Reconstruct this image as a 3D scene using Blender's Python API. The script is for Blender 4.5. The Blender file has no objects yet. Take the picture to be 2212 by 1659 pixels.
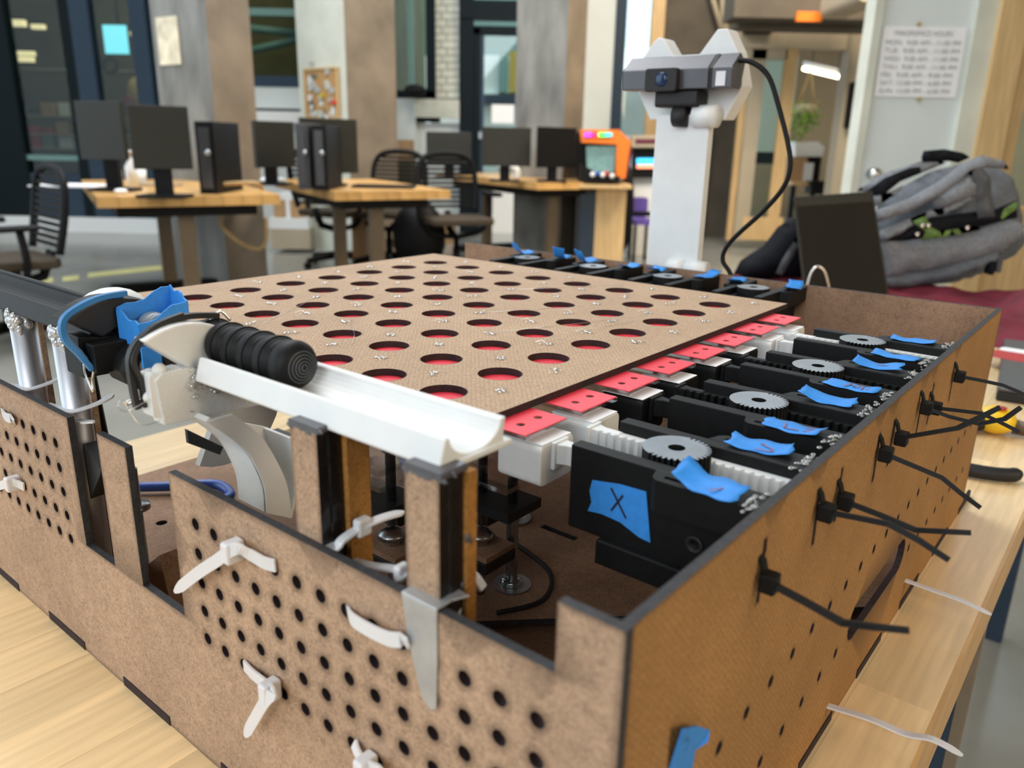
import bpy, math, random
from mathutils import Vector, Matrix
from mathutils.geometry import delaunay_2d_cdt
random.seed(7)
PI = math.pi
# ------------------------------------------------------------------ camera
S = 0.044                      # metres per box unit (hole spacing of the board)
F = 1705.486; W, H = 2212, 1659
CR = Matrix(((0.99979433, 0.00596409, 0.01938381), (0.02028059, -0.29401837, -0.95558458), (0.0, 0.95578116, -0.29407885)))
CAMZ = 1.05437237
EYE = Vector((0, 0, CAMZ))
BO = Vector((-0.03416964, 0.37576611, 0.93392)); ANG = math.radians(-38.82522509)
BROT = Matrix.Rotation(ANG, 3, 'Z')
sc = bpy.context.scene
COL = sc.collection
cam = bpy.data.objects.new('camera', bpy.data.cameras.new('camera'))
COL.objects.link(cam)
cm = Matrix((CR[0], -CR[1], -CR[2])).transposed().to_4x4(); cm.translation = EYE
cam.matrix_world = cm
cam.data.sensor_fit = 'HORIZONTAL'; cam.data.sensor_width = 36; cam.data.lens = F / W * 36
cam.data.clip_start = 0.02; cam.data.clip_end = 100
cam.data.dof.use_dof = True; cam.data.dof.focus_distance = 0.46; cam.data.dof.aperture_fstop = 9.5
sc.camera = cam
sc.view_settings.view_transform = 'Standard'; sc.view_settings.look = 'None'
sc.view_settings.gamma = 1; sc.view_settings.use_curve_mapping = False
sc.view_settings.exposure = 0.1
# ------------------------------------------------------------------ light
wd = bpy.data.worlds.new('overcast_sky'); sc.world = wd; wd.use_nodes = True
bg = wd.node_tree.nodes['Background']; bg.inputs[0].default_value = (0.80, 0.92, 1.0, 1); bg.inputs[1].default_value = 2.2
def area(name, loc, aim, size, power, col, sy=None):
    l = bpy.data.lights.new(name, 'AREA'); l.energy = power; l.color = col; l.shape = 'RECTANGLE'
    l.size = size; l.size_y = sy or size
    o = bpy.data.objects.new(name, l); COL.objects.link(o); o.location = loc
    o.rotation_euler = (Vector(aim) - Vector(loc)).to_track_quat('-Z', 'Y').to_euler(); return o
area('ceiling_lamp_bench', (-1.2, 1.4, 4.6), (-0.4, 0.9, 0.9), 2.6, 92, (0.93, 0.97, 1.0))
area('front_fill_light', (-1.8, -3.9, 2.6), (0, 0.6, 0.9), 3.6, 205, (0.92, 0.96, 1.0))  # added fill from behind the camera; the front wall has no window
area('ceiling_lamp_warm', (3.2, -1.9, 2.4), (0.3, 0.4, 0.8), 2.0, 78, (1.0, 0.80, 0.56))
area('ceiling_lamp_desks', (-1.5, 4.6, 4.8), (-1.2, 6.0, 0.5), 2.4, 240, (0.95, 0.97, 1.0))
area('ceiling_lamp_hall', (2.4, 5.6, 4.0), (2.0, 8.0, 0.8), 1.6, 190, (1.0, 0.83, 0.62))
area('workshop_fill_light', (-4.6, 10.6, 4.0), (-4.8, 11.6, 1.0), 1.2, 45, (1.0, 0.85, 0.6))  # added area light that brightens the workshop walls and shelves
# ------------------------------------------------------------------ frames and picture helpers
def BW(x, y, z): return BO + BROT @ (Vector((x, y, z)) * S)       # box units -> world metres
def ray(u, v):
    return CR.transposed() @ Vector(((u - W / 2) / F, (v - H / 2) / F, 1))
def at(u, v, Y):                                                   # world point at depth Y
    d = ray(u, v); return EYE + d * (Y / d.y)
def gz(u, v, Z):
    d = ray(u, v); return EYE + d * ((Z - CAMZ) / d.z)
def bp(u, v, ax, val):                                             # point on a plane of the box frame, box units
    c = BROT.transposed() @ (EYE - BO) / S; d = BROT.transposed() @ ray(u, v)
    return c + d * ((val - c[ax]) / d[ax])
def vpl(u, v, P, Q):                                               # on the vertical plane through P, Q
    n = Vector((-(Q.y - P.y), Q.x - P.x, 0)); d = ray(u, v)
    return EYE + d * (n.dot(P - EYE) / n.dot(d))
# ------------------------------------------------------------------ materials
def nt(name):
    m = bpy.data.materials.new(name); m.use_nodes = True
    return m, m.node_tree.nodes, m.node_tree.links, m.node_tree.nodes['Principled BSDF']
def mat(name, c, rough=.5, metal=0, var=.12, scale=40, bump=0, bscale=None, emit=0, trans=0, spec=None, stretch=None, objvar=0, sub=0, alpha=1):
    m, n, l, b = nt(name)
    b.inputs['Roughness'].default_value = rough; b.inputs['Metallic'].default_value = metal
    if trans: b.inputs['Transmission Weight'].default_value = trans
    if spec is not None: b.inputs['Specular IOR Level'].default_value = spec
    if sub: b.inputs['Subsurface Weight'].default_value = sub; b.inputs['Subsurface Scale'].default_value = .004
    if alpha < 1: b.inputs['Alpha'].default_value = alpha
    tc = n.new('ShaderNodeTexCoord'); mp = n.new('ShaderNodeMapping'); l.new(tc.outputs['Object'], mp.inputs[0])
    if stretch: mp.inputs['Scale'].default_value = stretch
    nz = n.new('ShaderNodeTexNoise'); nz.inputs['Scale'].default_value = scale; nz.inputs['Detail'].default_value = 5
    l.new(mp.outputs[0], nz.inputs['Vector'])
    mr = n.new('ShaderNodeMapRange'); mr.inputs[1].default_value = .3; mr.inputs[2].default_value = .7
    mr.inputs[3].default_value = 1 - var; mr.inputs[4].default_value = 1 + var; l.new(nz.outputs[0], mr.inputs[0])
    hs = n.new('ShaderNodeHueSaturation'); hs.inputs['Color'].default_value = (*c, 1); l.new(mr.outputs[0], hs.inputs['Value'])
    out = hs.outputs[0]
    if objvar:
        oi = n.new('ShaderNodeObjectInfo'); m2 = n.new('ShaderNodeMapRange'); m2.inputs[3].default_value = 1 - objvar; m2.inputs[4].default_value = 1 + objvar
        l.new(oi.outputs['Random'], m2.inputs[0]); h2 = n.new('ShaderNodeHueSaturation'); l.new(out, h2.inputs['Color']); l.new(m2.outputs[0], h2.inputs['Value']); out = h2.outputs[0]
    l.new(out, b.inputs['Base Color'])
    if emit:
        b.inputs['Emission Color'].default_value = (*c, 1); b.inputs['Emission Strength'].default_value = emit
    if bump:
        bn = n.new('ShaderNodeBump'); bn.inputs['Strength'].default_value = bump; bn.inputs['Distance'].default_value = .001
        nb = n.new('ShaderNodeTexNoise'); nb.inputs['Scale'].default_value = bscale or scale; nb.inputs['Detail'].default_value = 4
        l.new(mp.outputs[0], nb.inputs['Vector']); l.new(nb.outputs[0], bn.inputs['Height']); l.new(bn.outputs[0], b.inputs['Normal'])
    return m
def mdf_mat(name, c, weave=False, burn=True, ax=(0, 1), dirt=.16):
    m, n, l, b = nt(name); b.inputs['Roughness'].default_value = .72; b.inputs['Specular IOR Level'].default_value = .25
    tc = n.new('ShaderNodeTexCoord')
    def noise(s, d=4, vec=None):
        z = n.new('ShaderNodeTexNoise'); z.inputs['Scale'].default_value = s; z.inputs['Detail'].default_value = d
        l.new(vec or tc.outputs['Object'], z.inputs['Vector']); return z.outputs[0]
    def rng(s, a, b2, lo, hi):
        r = n.new('ShaderNodeMapRange'); r.inputs[1].default_value = a; r.inputs[2].default_value = b2; r.inputs[3].default_value = lo; r.inputs[4].default_value = hi
        l.new(s, r.inputs[0]); return r.outputs[0]
    def mul(a, b2):
        q = n.new('ShaderNodeMath'); q.operation = 'MULTIPLY'; l.new(a, q.inputs[0]); l.new(b2, q.inputs[1]); return q.outputs[0]
    big = rng(noise(14), .3, .7, 1 - dirt, 1 + dirt * .6); fine = rng(noise(700, 3), .32, .68, .84, 1.14)
    v = mul(big, fine); h = None
    if weave:
        ws = []
        for a, ang in ((ax[0], .35), (ax[1], -.25)):
            mp = n.new('ShaderNodeMapping'); mp.inputs['Rotation'].default_value[3 - ax[0] - ax[1]] = ang; l.new(tc.outputs['Object'], mp.inputs[0])
            w = n.new('ShaderNodeTexWave'); w.bands_direction = 'XYZ'[a]; w.inputs['Scale'].default_value = 145
            w.inputs['Distortion'].default_value = 2.2; w.inputs['Detail Scale'].default_value = 1.5; l.new(mp.outputs[0], w.inputs['Vector']); ws.append(w.outputs['Fac'])
        h = mul(ws[0], ws[1]); v = mul(v, rng(h, 0, .7, .72, 1.16))
    else:
        # short dark fibres pressed into the face
        vo = n.new('ShaderNodeTexVoronoi'); vo.feature = 'DISTANCE_TO_EDGE'; vo.inputs['Scale'].default_value = 260
        dn = n.new('ShaderNodeTexNoise'); dn.inputs['Scale'].default_value = 180; l.new(tc.outputs['Object'], dn.inputs['Vector'])
        mx = n.new('ShaderNodeMix'); mx.data_type = 'RGBA'; mx.inputs[0].default_value = .02
        l.new(tc.outputs['Object'], mx.inputs[6]); l.new(dn.outputs['Color'], mx.inputs[7]); l.new(mx.outputs[2], vo.inputs['Vector'])
        fib = rng(vo.outputs['Distance'], 0, .09, 0, 1); gate = rng(noise(150, 2), .44, .6, 0, 1)
        q = n.new('ShaderNodeMath'); q.operation = 'MAXIMUM'; l.new(fib, q.inputs[0]); l.new(gate, q.inputs[1])
        v = mul(v, rng(q.outputs[0], 0, 1, .60, 1.03))
    hs = n.new('ShaderNodeHueSaturation'); hs.inputs['Color'].default_value = (*c, 1); l.new(v, hs.inputs['Value']); out = hs.outputs[0]
    if burn:
        at_ = n.new('ShaderNodeAttribute'); at_.attribute_name = 'burn'
        mx = n.new('ShaderNodeMix'); mx.data_type = 'RGBA'; mx.inputs[7].default_value = (.035, .022, .016, 1)
        l.new(rng(at_.outputs['Fac'], 0, 1, 0, .55), mx.inputs[0]); l.new(out, mx.inputs[6]); out = mx.outputs[2]
    l.new(out, b.inputs['Base Color'])
    bn = n.new('ShaderNodeBump'); bn.inputs['Strength'].default_value = .5 if weave else .12; bn.inputs['Distance'].default_value = .0006
    l.new(h if weave else noise(500), bn.inputs['Height']); l.new(bn.outputs[0], b.inputs['Normal'])
    return m
def glass_mat(name, tint=(.85, .95, .97), refl=.12, rough=.02):
    m = bpy.data.materials.new(name); m.use_nodes = True; n, l = m.node_tree.nodes, m.node_tree.links; n.clear()
    o = n.new('ShaderNodeOutputMaterial'); mx = n.new('ShaderNodeMixShader'); mx.inputs[0].default_value = refl
    t = n.new('ShaderNodeBsdfTransparent'); t.inputs[0].default_value = (*tint, 1); g = n.new('ShaderNodeBsdfGlossy'); g.inputs['Roughness'].default_value = rough
    l.new(t.outputs[0], mx.inputs[1]); l.new(g.outputs[0], mx.inputs[2]); l.new(mx.outputs[0], o.inputs[0]); return m
M = {}
M['mdf'] = mdf_mat('mdf_smooth', (.44, .295, .195))
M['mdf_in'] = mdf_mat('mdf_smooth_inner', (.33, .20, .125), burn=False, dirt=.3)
M['weave'] = mdf_mat('hardboard_mesh_side', (.42, .225, .082), weave=True, ax=(1, 2))
M['board'] = mdf_mat('hardboard_board_top', (.55, .385, .255), weave=True, ax=(0, 1), dirt=.1)
M['char'] = mat('charred_edge', (.030, .030, .034), .75, var=.35, scale=300, bump=.3)
M['charm'] = mat('charred_hole_wall', (.022, .010, .012), .8, var=.3, scale=300)
M['red'] = mat('red_film', (.86, .055, .085), .42, var=.03)
M['acrylic'] = glass_mat('clear_acrylic', (.93, .95, .95), .3, .08)
M['black'] = mat('black_print', (.005, .0055, .006), .55, spec=.25, var=.25, scale=200, bump=.05, bscale=900)
M['blackm'] = mat('black_matte', (.008, .008, .009), .6, var=.2)
M['gearm'] = mat('sheen_grey_print', (.20, .23, .26), .3, var=.12, scale=120, bump=.08, bscale=600)  # sky reflection on the gear tops is put into this paler grey
M['white'] = mat('white_print', (.74, .76, .76), .45, var=.03, scale=60, bump=.03, bscale=800, sub=.1)
M['paper'] = mat('white_paper', (.88, .88, .9), .7, var=.02)
M['tape'] = mat('blue_masking_tape', (.028, .25, .72), .62, var=.08, scale=300, bump=.15, bscale=1500)
M['pen'] = mat('pen_ink_black', (.012, .014, .04), .6); M['penred'] = mat('pen_ink_brown', (.22, .12, .2), .6)
M['tie'] = mat('white_nylon', (.72, .72, .74), .35, var=.03, sub=.2)
M['btie'] = mat('black_nylon', (.006, .006, .006), .5, var=.1, spec=.2)
M['alu'] = mat('aluminium_tube', (.55, .57, .61), .45, metal=.9, var=.12, scale=60, stretch=(4, 4, .3))
M['steel'] = mat('zinc_steel', (.42, .45, .48), .3, metal=1, var=.15)
M['wire'] = mat('steel_wire', (.75, .75, .72), .25, metal=1)
M['duct'] = mat('silver_duct_tape', (.42, .44, .46), .38, metal=.4, var=.12, scale=90, bump=.3, bscale=260)
M['glue'] = glass_mat('hot_glue', (.96, .96, .95), .33, .22)
M['rubk'] = mat('black_rubber', (.014, .014, .015), .5); M['rubb'] = mat('blue_rubber', (.02, .18, .45), .45)
M['green'] = mat('pcb_green', (.02, .16, .07), .4); M['yellow'] = mat('yellow_plastic', (.85, .55, .02), .35)
M['stave'] = mat('maple_stave', (.80, .585, .32), .30, var=.12, scale=26, stretch=(7, .45, 7), objvar=.13)
M['stavew'] = mat('bench_edge', (.62, .38, .15), .35, var=.15, scale=26, stretch=(6, .5, 6))
# ------------------------------------------------------------------ mesh builder
class MB:
    def __init__(s): s.v = []; s.f = []; s.mi = []; s.sm = []; s.burn = None
    def add(s, vs, fs, m=0, smooth=False):
        o = len(s.v); s.v += [Vector(p) for p in vs]
        for i, q in enumerate(fs):
            s.f.append([o + k for k in q]); s.mi.append(m[i] if isinstance(m, list) else m); s.sm.append(smooth)
        return s
    def box(s, x0, x1, y0, y1, z0, z1, m=0):
        vs = [(x, y, z) for z in (z0, z1) for y in (y0, y1) for x in (x0, x1)]
        return s.add(vs, [(0, 2, 3, 1), (4, 5, 7, 6), (0, 1, 5, 4), (2, 6, 7, 3), (0, 4, 6, 2), (1, 3, 7, 5)], m)
    def prism(s, poly, ax, a, b, m=0, ms=None):
        n = len(poly); mp = {'x': lambda p, t: (t, p[0], p[1]), 'y': lambda p, t: (p[0], t, p[1]), 'z': lambda p, t: (p[0], p[1], t)}[ax]
        vs = [mp(p, a) for p in poly] + [mp(p, b) for p in poly]
        fs = [tuple(range(n))[::-1], tuple(range(n, 2 * n))] + [(i, (i + 1) % n, n + (i + 1) % n, n + i) for i in range(n)]
        return s.add(vs, fs, [m, m] + [m if ms is None else ms] * n)
    def hexa(s, p, m=0):                   # 8 points: bottom 4 (ccw) then top 4
        return s.add(p, [(3, 2, 1, 0), (4, 5, 6, 7), (0, 1, 5, 4), (1, 2, 6, 5), (2, 3, 7, 6), (3, 0, 4, 7)], m)
    def tube(s, pts, r, n=8, m=0, closed=False, flat=None, up=None):
        pts = [Vector(p) for p in pts]; k = len(pts); rings = []; prev = None
        for i, p in enumerate(pts):
            if closed: t = pts[(i + 1) % k] - pts[i - 1]
            else: t = pts[min(i + 1, k - 1)] - pts[max(i - 1, 0)]
            t.normalize()
            if up is not None: a = Vector(up)
            elif prev is None: a = Vector((0, 0, 1)) if abs(t.z) < .9 else Vector((1, 0, 0))
            else: a = prev
            a = (a - t * a.dot(t)).normalized(); prev = a; b = t.cross(a)
            rr = r[i] if isinstance(r, (list, tuple)) else r
            if flat:                       # rectangular strap: flat=(half width along b, half thickness along a)
                w, h = flat; f = rr
                rings.append([p + b * w * f + a * h, p - b * w * f + a * h, p - b * w * f - a * h, p + b * w * f - a * h])
            else: rings.append([p + (a * math.cos(2 * PI * j / n) + b * math.sin(2 * PI * j / n)) * rr for j in range(n)])
        n = len(rings[0]); vs = [q for g in rings for q in g]; fs = []
        for i in range(k if closed else k - 1):
            i2 = (i + 1) % k
            fs += [(i * n + j, i * n + (j + 1) % n, i2 * n + (j + 1) % n, i2 * n + j) for j in range(n)]
        if not closed: fs += [tuple(range(n))[::-1], tuple((k - 1) * n + j for j in range(n))]
        return s.add(vs, fs, m, smooth=not flat)
    def lathe(s, prof, c, ax='z', n=24, m=0, smooth=True):
        c = Vector(c); vs = []; fs = []; k = len(prof)
        for r, t in prof:
            for j in range(n):
                a = 2 * PI * j / n; x, y = r * math.cos(a), r * math.sin(a)
                vs.append(c + Vector({'z': (x, y, t), 'x': (t, x, y), 'y': (y, t, x)}[ax]))
        for i in range(k - 1): fs += [(i * n + j, i * n + (j + 1) % n, (i + 1) * n + (j + 1) % n, (i + 1) * n + j) for j in range(n)]
        fs += [tuple(range(n))[::-1], tuple((k - 1) * n + j for j in range(n))]
        return s.add(vs, fs, m, smooth)
    def ball(s, c, r, n=14, m=0, sc=(1, 1, 1)):
        k = max(6, n // 2); pr = [(max(1e-4, math.sin(PI * i / k)), -math.cos(PI * i / k)) for i in range(k + 1)]
        o = len(s.v); s.lathe(pr, (0, 0, 0), 'z', n, m)
        for i in range(o, len(s.v)): q = s.v[i]; s.v[i] = Vector(c) + Vector((q.x * r * sc[0], q.y * r * sc[1], q.z * r * sc[2]))
        return s
    def rbox(s, x0, x1, y0, y1, z0, z1, r, ax='x', n=4, m=0):   # box with rounded edges along ax
        e = {'x': (y0, y1, z0, z1), 'y': (x0, x1, z0, z1), 'z': (x0, x1, y0, y1)}[ax]
        po = []
        for cx, cy, a0 in ((e[1] - r, e[3] - r, 0), (e[0] + r, e[3] - r, 90), (e[0] + r, e[2] + r, 180), (e[1] - r, e[2] + r, 270)):
            po += [(cx + r * math.cos(math.radians(a0 + 90 * i / n)), cy + r * math.sin(math.radians(a0 + 90 * i / n))) for i in range(n + 1)]
        t = {'x': (x0, x1), 'y': (y0, y1), 'z': (z0, z1)}[ax]
        return s.prism(po, ax, t[0], t[1], m)
def inside(p, poly):
    c = False; j = len(poly) - 1
    for i in range(len(poly)):
        if (poly[i][1] > p[1]) != (poly[j][1] > p[1]) and p[0] < (poly[j][0] - poly[i][0]) * (p[1] - poly[i][1]) / (poly[j][1] - poly[i][1]) + poly[i][0]: c = not c
        j = i
    return c
def circ(x, y, r, n=14, ry=None): return [(x + r * math.cos(2 * PI * i / n), y + (ry or r) * math.sin(2 * PI * i / n)) for i in range(n)]
def plate(mb, outline, holes, ax, a, b, mf=0, ms=1, mh=None, burn_w=.05, mback=None):
    """Sheet with cut-outs; loops charred: vertex attribute burn is 1 on every cut and 0 a little way off."""
    loops = [list(outline)] + [list(h) for h in holes]; pts = []; edges = []; free = []
    def dens(lp):
        out = []
        for i in range(len(lp)):
            p, q = Vector(lp[i]), Vector(lp[(i + 1) % len(lp)]); k = max(1, int((q - p).length / .5))
            out += [tuple(p.lerp(q, t / k)) for t in range(k)]
        return out
    loops = [dens(loops[0])] + loops[1:]
    for li, lp in enumerate(loops):
        o = len(pts); n = len(lp); pts += lp; edges += [(o + i, o + (i + 1) % n) for i in range(n)]
        ar = sum(lp[i][0] * lp[(i + 1) % n][1] - lp[(i + 1) % n][0] * lp[i][1] for i in range(n))
        sg = 1 if ar > 0 else -1
        if li: sg = -sg
        for i in range(n):
            e = (Vector(lp[(i + 1) % n]) - Vector(lp[i - 1])).normalized(); q = Vector(lp[i]) + Vector((-e.y, e.x)) * sg * burn_w
            free.append(tuple(q))
    nb = len(pts)
    r = delaunay_2d_cdt([Vector(p) for p in pts + free], edges, [], 0, 1e-6)
    V2, F2, orig = r[0], r[2], r[3]
    keep = []
    for f in F2:
        c = sum((V2[i] for i in f), Vector((0, 0))) / len(f)
        if inside(c, loops[0]) and not any(inside(c, h) for h in loops[1:] if abs(c.x - h[0][0]) < 4): keep.append(f)
    mp = {'x': lambda p, t: (t, p[0], p[1]), 'y': lambda p, t: (p[0], t, p[1]), 'z': lambda p, t: (p[0], p[1], t)}[ax]
    o = len(mb.v); n = len(V2)
    mb.add([mp(p, a) for p in V2] + [mp(p, b) for p in V2], [tuple(f)[::-1] for f in keep], mf)
    burn = [1. if any(k < nb for k in orig[i]) else 0. for i in range(n)]
    base = len(mb.v)
    for f in keep: mb.f.append([o + n + i for i in f]); mb.mi.append(mf if mback is None else mback); mb.sm.append(False)
    if mb.burn is None: mb.burn = {}
    for i in range(n): mb.burn[o + i] = burn[i]; mb.burn[o + n + i] = burn[i]
    for li, lp in enumerate(loops):
        k = len(lp); vs = [mp(p, a) for p in lp] + [mp(p, b) for p in lp]
        mb.add(vs, [(i, (i + 1) % k, k + (i + 1) % k, k + i) for i in range(k)], ms if (li == 0 or mh is None) else mh)
    return mb
# ------------------------------------------------------------------ objects
INFO = {}
def mesh_of(name, mb, mats, ref, s, c, bevel=0):
    me = bpy.data.meshes.new(name)
    me.from_pydata([((p - ref) * s) - c for p in mb.v], [], mb.f)
    for m in (mats if isinstance(mats, (list, tuple)) else [mats]): me.materials.append(M[m] if isinstance(m, str) else m)
    me.polygons.foreach_set('material_index', mb.mi); me.polygons.foreach_set('use_smooth', mb.sm)
    if mb.burn:
        at_ = me.attributes.new('burn', 'FLOAT', 'POINT')
        for i, b in mb.burn.items(): at_.data[i].value = b
    me.update()
    import bmesh
    b = bmesh.new(); b.from_mesh(me); bmesh.ops.recalc_face_normals(b, faces=b.faces); b.to_mesh(me); b.free()
    o = bpy.data.objects.new(name, me); COL.objects.link(o)
    if bevel:
        bv = o.modifiers.new('bevel', 'BEVEL'); bv.width = bevel; bv.segments = 2; bv.limit_method = 'ANGLE'; bv.angle_limit = math.radians(35)
    return o
def tag(o, label=None, cat=None, group=None, kind=None):
    for k, v in (('label', label), ('category', cat), ('group', group), ('kind', kind)):
        if v: o[k] = v
    return o
def centre(mb, ref, s, base=False):
    q = [(p - ref) * s for p in mb.v]; lo = Vector([min(p[i] for p in q) for i in range(3)]); hi = Vector([max(p[i] for p in q) for i in range(3)])
    c = (lo + hi) / 2
    if base: c.z = lo.z
    return c
def thing(name, label, cat, loc, rot=0, ref=(0, 0, 0), s=1, group=None, kind=None):
    o = bpy.data.objects.new(name, None); COL.objects.link(o); o.empty_display_size = .05
    o.location = loc; o.rotation_euler = (0, 0, rot); INFO[o.name] = (Vector(ref), s, Vector((0, 0, 0)))
    return tag(o, label, cat, group, kind)
def bthing(name, label, cat, o, group=None):
    return thing(name, label, cat, BW(*o), ANG, o, S, group)
def part(name, mb, mats, parent, label=None, bevel=0, kind=None):
    ref, s, pc = INFO[parent.name]; c = centre(mb, ref, s)
    o = mesh_of(name, mb, mats, ref, s, c, bevel); o.parent = parent; o.location = c - pc
    INFO[o.name] = (ref, s, c); return tag(o, label, kind=kind)
def solo(name, mb, mats, label=None, cat=None, group=None, box=True, bevel=0, kind=None):
    s = S if box else 1; c = centre(mb, Vector((0, 0, 0)), s, True)
    o = mesh_of(name, mb, mats, Vector((0, 0, 0)), s, c, bevel)
    if box: o.location = BO + BROT @ c; o.rotation_euler = (0, 0, ANG)
    else: o.location = c
    INFO[o.name] = (Vector((0, 0, 0)), s, c); return tag(o, label, cat, group, kind)
def share(o, name, parent, loc, rot=0):      # another object on the same mesh, a part of parent
    c = o.copy(); c.name = name; COL.objects.link(c); c.parent = parent; c.location = loc; c.rotation_euler = (0, 0, rot); return c
def smooth_path(pts, k=6):
    pts = [Vector(p) for p in pts]; out = []
    for i in range(len(pts) - 1):
        p0, p1, p2, p3 = pts[max(i - 1, 0)], pts[i], pts[i + 1], pts[min(i + 2, len(pts) - 1)]
        for j in range(k):
            t = j / k; out.append(.5 * ((2 * p1) + (p2 - p0) * t + (2 * p0 - 5 * p1 + 4 * p2 - p3) * t * t + (3 * p1 - p0 - 3 * p2 + p3) * t ** 3))
    return out + [pts[-1]]
def text_mesh(txt, size):
    cu = bpy.data.curves.new('lettering', 'FONT'); cu.body = txt; cu.size = size; cu.fill_mode = 'FRONT'
    o = bpy.data.objects.new('lettering', cu); COL.objects.link(o); dg = bpy.context.evaluated_depsgraph_get()
    me = o.evaluated_get(dg).to_mesh(); vs = [v.co.copy() for v in me.vertices]; fs = [tuple(p.vertices) for p in me.polygons]
    o.evaluated_get(dg).to_mesh_clear(); bpy.data.objects.remove(o); bpy.data.curves.remove(cu); return vs, fs
# ================================================================== foreground: the workbench and the machine
M['mdf_rear'] = mdf_mat('mdf_rear_plate', (.35, .165, .04), burn=False)
M['glued'] = mat('smoky_hot_glue', (.10, .10, .115), .15, trans=.15, var=.3, scale=90)
M['glue2'] = mat('glue_clear', (.5, .52, .54), .2, var=.2, metal=.4)
M['lens'] = mat('lens_glass', (.01, .03, .09), .05, var=0)
M['tar'] = mat('glossy_black_glue', (.006, .006, .007), .25, var=.3, scale=120, bump=.6, bscale=160)
M['taupe'] = mat('desk_leg_taupe', (.20, .145, .09), .4, var=.1)
ZT = -4.18                                     # table top, box units
bench = bthing('workbench', 'maple butcher block workbench under the brown perforated box', 'workbench', (-3.5, 14, -21.2))
stv = {}
x = -11.9; k = 0
while x < 4.5:
    w = .935; y = -9 + (k * 3.7) % 7 - 7; 
    while y < 40:
        ln = 11 + (k * 5 + int(y) * 3) % 7; a, b = max(y, -9), min(y + ln, 40)
        if b - a > .3:
            part('stave', MB().box(x + .0015, x + w - .0015, a + .0015, b - .0015, ZT - .95, ZT - .0015 * ((k * 7 + int(a)) % 3)), 'stave', bench)
        y += ln
    x += w; k += 1
part('edge_strip', MB().box(4.93, 4.98, -9, 40, ZT - .95, ZT - .012), 'stavew', bench, 'darker ochre front edge of the bench')
M['navy'] = mat('navy_steel', (.018, .035, .06), .45, var=.1)
part('leg_panel', MB().box(1.5, 4.74, 8.9, 9.1, -21.22, ZT - .95), 'navy', bench, 'dark blue leg panel')
part('leg_post', MB().box(4.74, 4.93, 8.85, 9.15, -21.22, ZT - .95), 'taupe', bench, 'tan leg post')
for xx, yy in ((-11, -7), (-11, 37), (3.4, 37), (3.4, -7)): part('leg', MB().box(xx - .4, xx + .4, yy - .4, yy + .4, -21.22, ZT - .95), 'navy', bench)
# ---- the box
boxT = bthing('perforated_box', 'large brown hardboard box with charred laser cut edges on the workbench', 'box', (-3, 4.2, ZT))
YF = -2.51; TH = .085
outl = [(-9.6, ZT), (3.94, ZT), (3.94, -.08), (3.43, -.08), (3.43, -.62), (-1.55, -.62), (-1.55, -2.34), (-2.48, -2.34), (-2.48, -.6), (-3.17, -.6), (-3.17, -2.34), (-3.95, -2.34), (-3.95, -.6), (-9.6, -.6)]
hl = [circ(-1.1 + .3385 * i, -1.07 - .34 * j, .066, 14) for i in range(14) for j in range(5)]
hl += [circ(-4.43 - .345 * i, -1.05 - .34 * j, .066, 14) for i in range(14) for j in range(5)]
part('front_panel', plate(MB(), outl, hl, 'y', YF, YF + TH, 0, 1, 2, burn_w=.075), ['mdf', 'char', 'charm'], boxT, 'front hardboard panel with notches and rows of round holes')
YR = YF + TH
outl = [(YR, ZT), (10.9, ZT), (10.9, -.08), (YR, -.08)]
def stadium(a, b, z, r, n=8):
    return [(b - r + r * math.sin(PI * i / n), z + r * math.cos(PI * i / n)) for i in range(n + 1)][::-1] + [(a + r - r * math.sin(PI * i / n), z - r * math.cos(PI * i / n)) for i in range(n + 1)][::-1]
hl = [circ(-.78 + .5625 * i, -2.11, .058, 10) for i in range(20)]
hl += [circ(-.78 + .5675 * i, -3.05, .058, 10) for i in (0, 1, 2, 3, 4, 5, 6, 12, 13, 14, 15, 16, 17, 18, 19)]
hl.append(stadium(3.06, 5.72, -2.95, .26))
SLOT = [-.28, 1.04, 1.7, 3.04, 3.66, 5.04, 5.66, 7.06]
for ys in SLOT:
    jag = random.Random(int(ys * 100)); L1 = [(ys - .035 + jag.uniform(-.008, .008), -.95 + .06 * i) for i in range(11)]
    hl.append(L1[::-1] + [(q[0] + .06 + jag.uniform(-.01, .01), q[1]) for q in L1])
part('side_panel', plate(MB(), outl, hl, 'x', 3.94 - TH, 3.94, 0, 1, 2, burn_w=.05), ['weave', 'char', 'charm'], boxT, 'right hardboard panel with mesh textured face and slots')
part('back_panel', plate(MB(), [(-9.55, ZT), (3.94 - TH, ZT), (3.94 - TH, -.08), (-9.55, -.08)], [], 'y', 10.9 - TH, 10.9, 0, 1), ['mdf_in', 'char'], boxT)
part('end_cap_strip', MB().box(3.94 - TH, 3.94, 10.9, 10.93, ZT, -.08), 'char', boxT)
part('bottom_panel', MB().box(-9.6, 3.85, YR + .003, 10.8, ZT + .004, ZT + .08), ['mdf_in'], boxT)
fl = [(-9.05, YR + .01), (-4.6, YR + .01), (-3.9, -2.1), (3.84, 5.5), (3.84, 10.8), (-9.05, 10.8)]
fh = [circ(-6.75, -.2, .1, 10), circ(-.7, 2.15, .16, 12), circ(-3.3, 1.6, .12, 10)] + [[(-1.6 + a, 4.1 + b) for a, b in ((0, 0), (.75, 0), (.75, .14), (0, .14))], [(-1.3 + a, 6.1 + b) for a, b in ((0, 0), (.75, 0), (.75, .14), (0, .14))]]
part('floor_board', plate(MB(), fl, fh, 'z', -3.95, -3.85, 0, 1), ['mdf_in', 'char'], boxT, 'raised hardboard floor board with slots and a cut corner')
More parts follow.
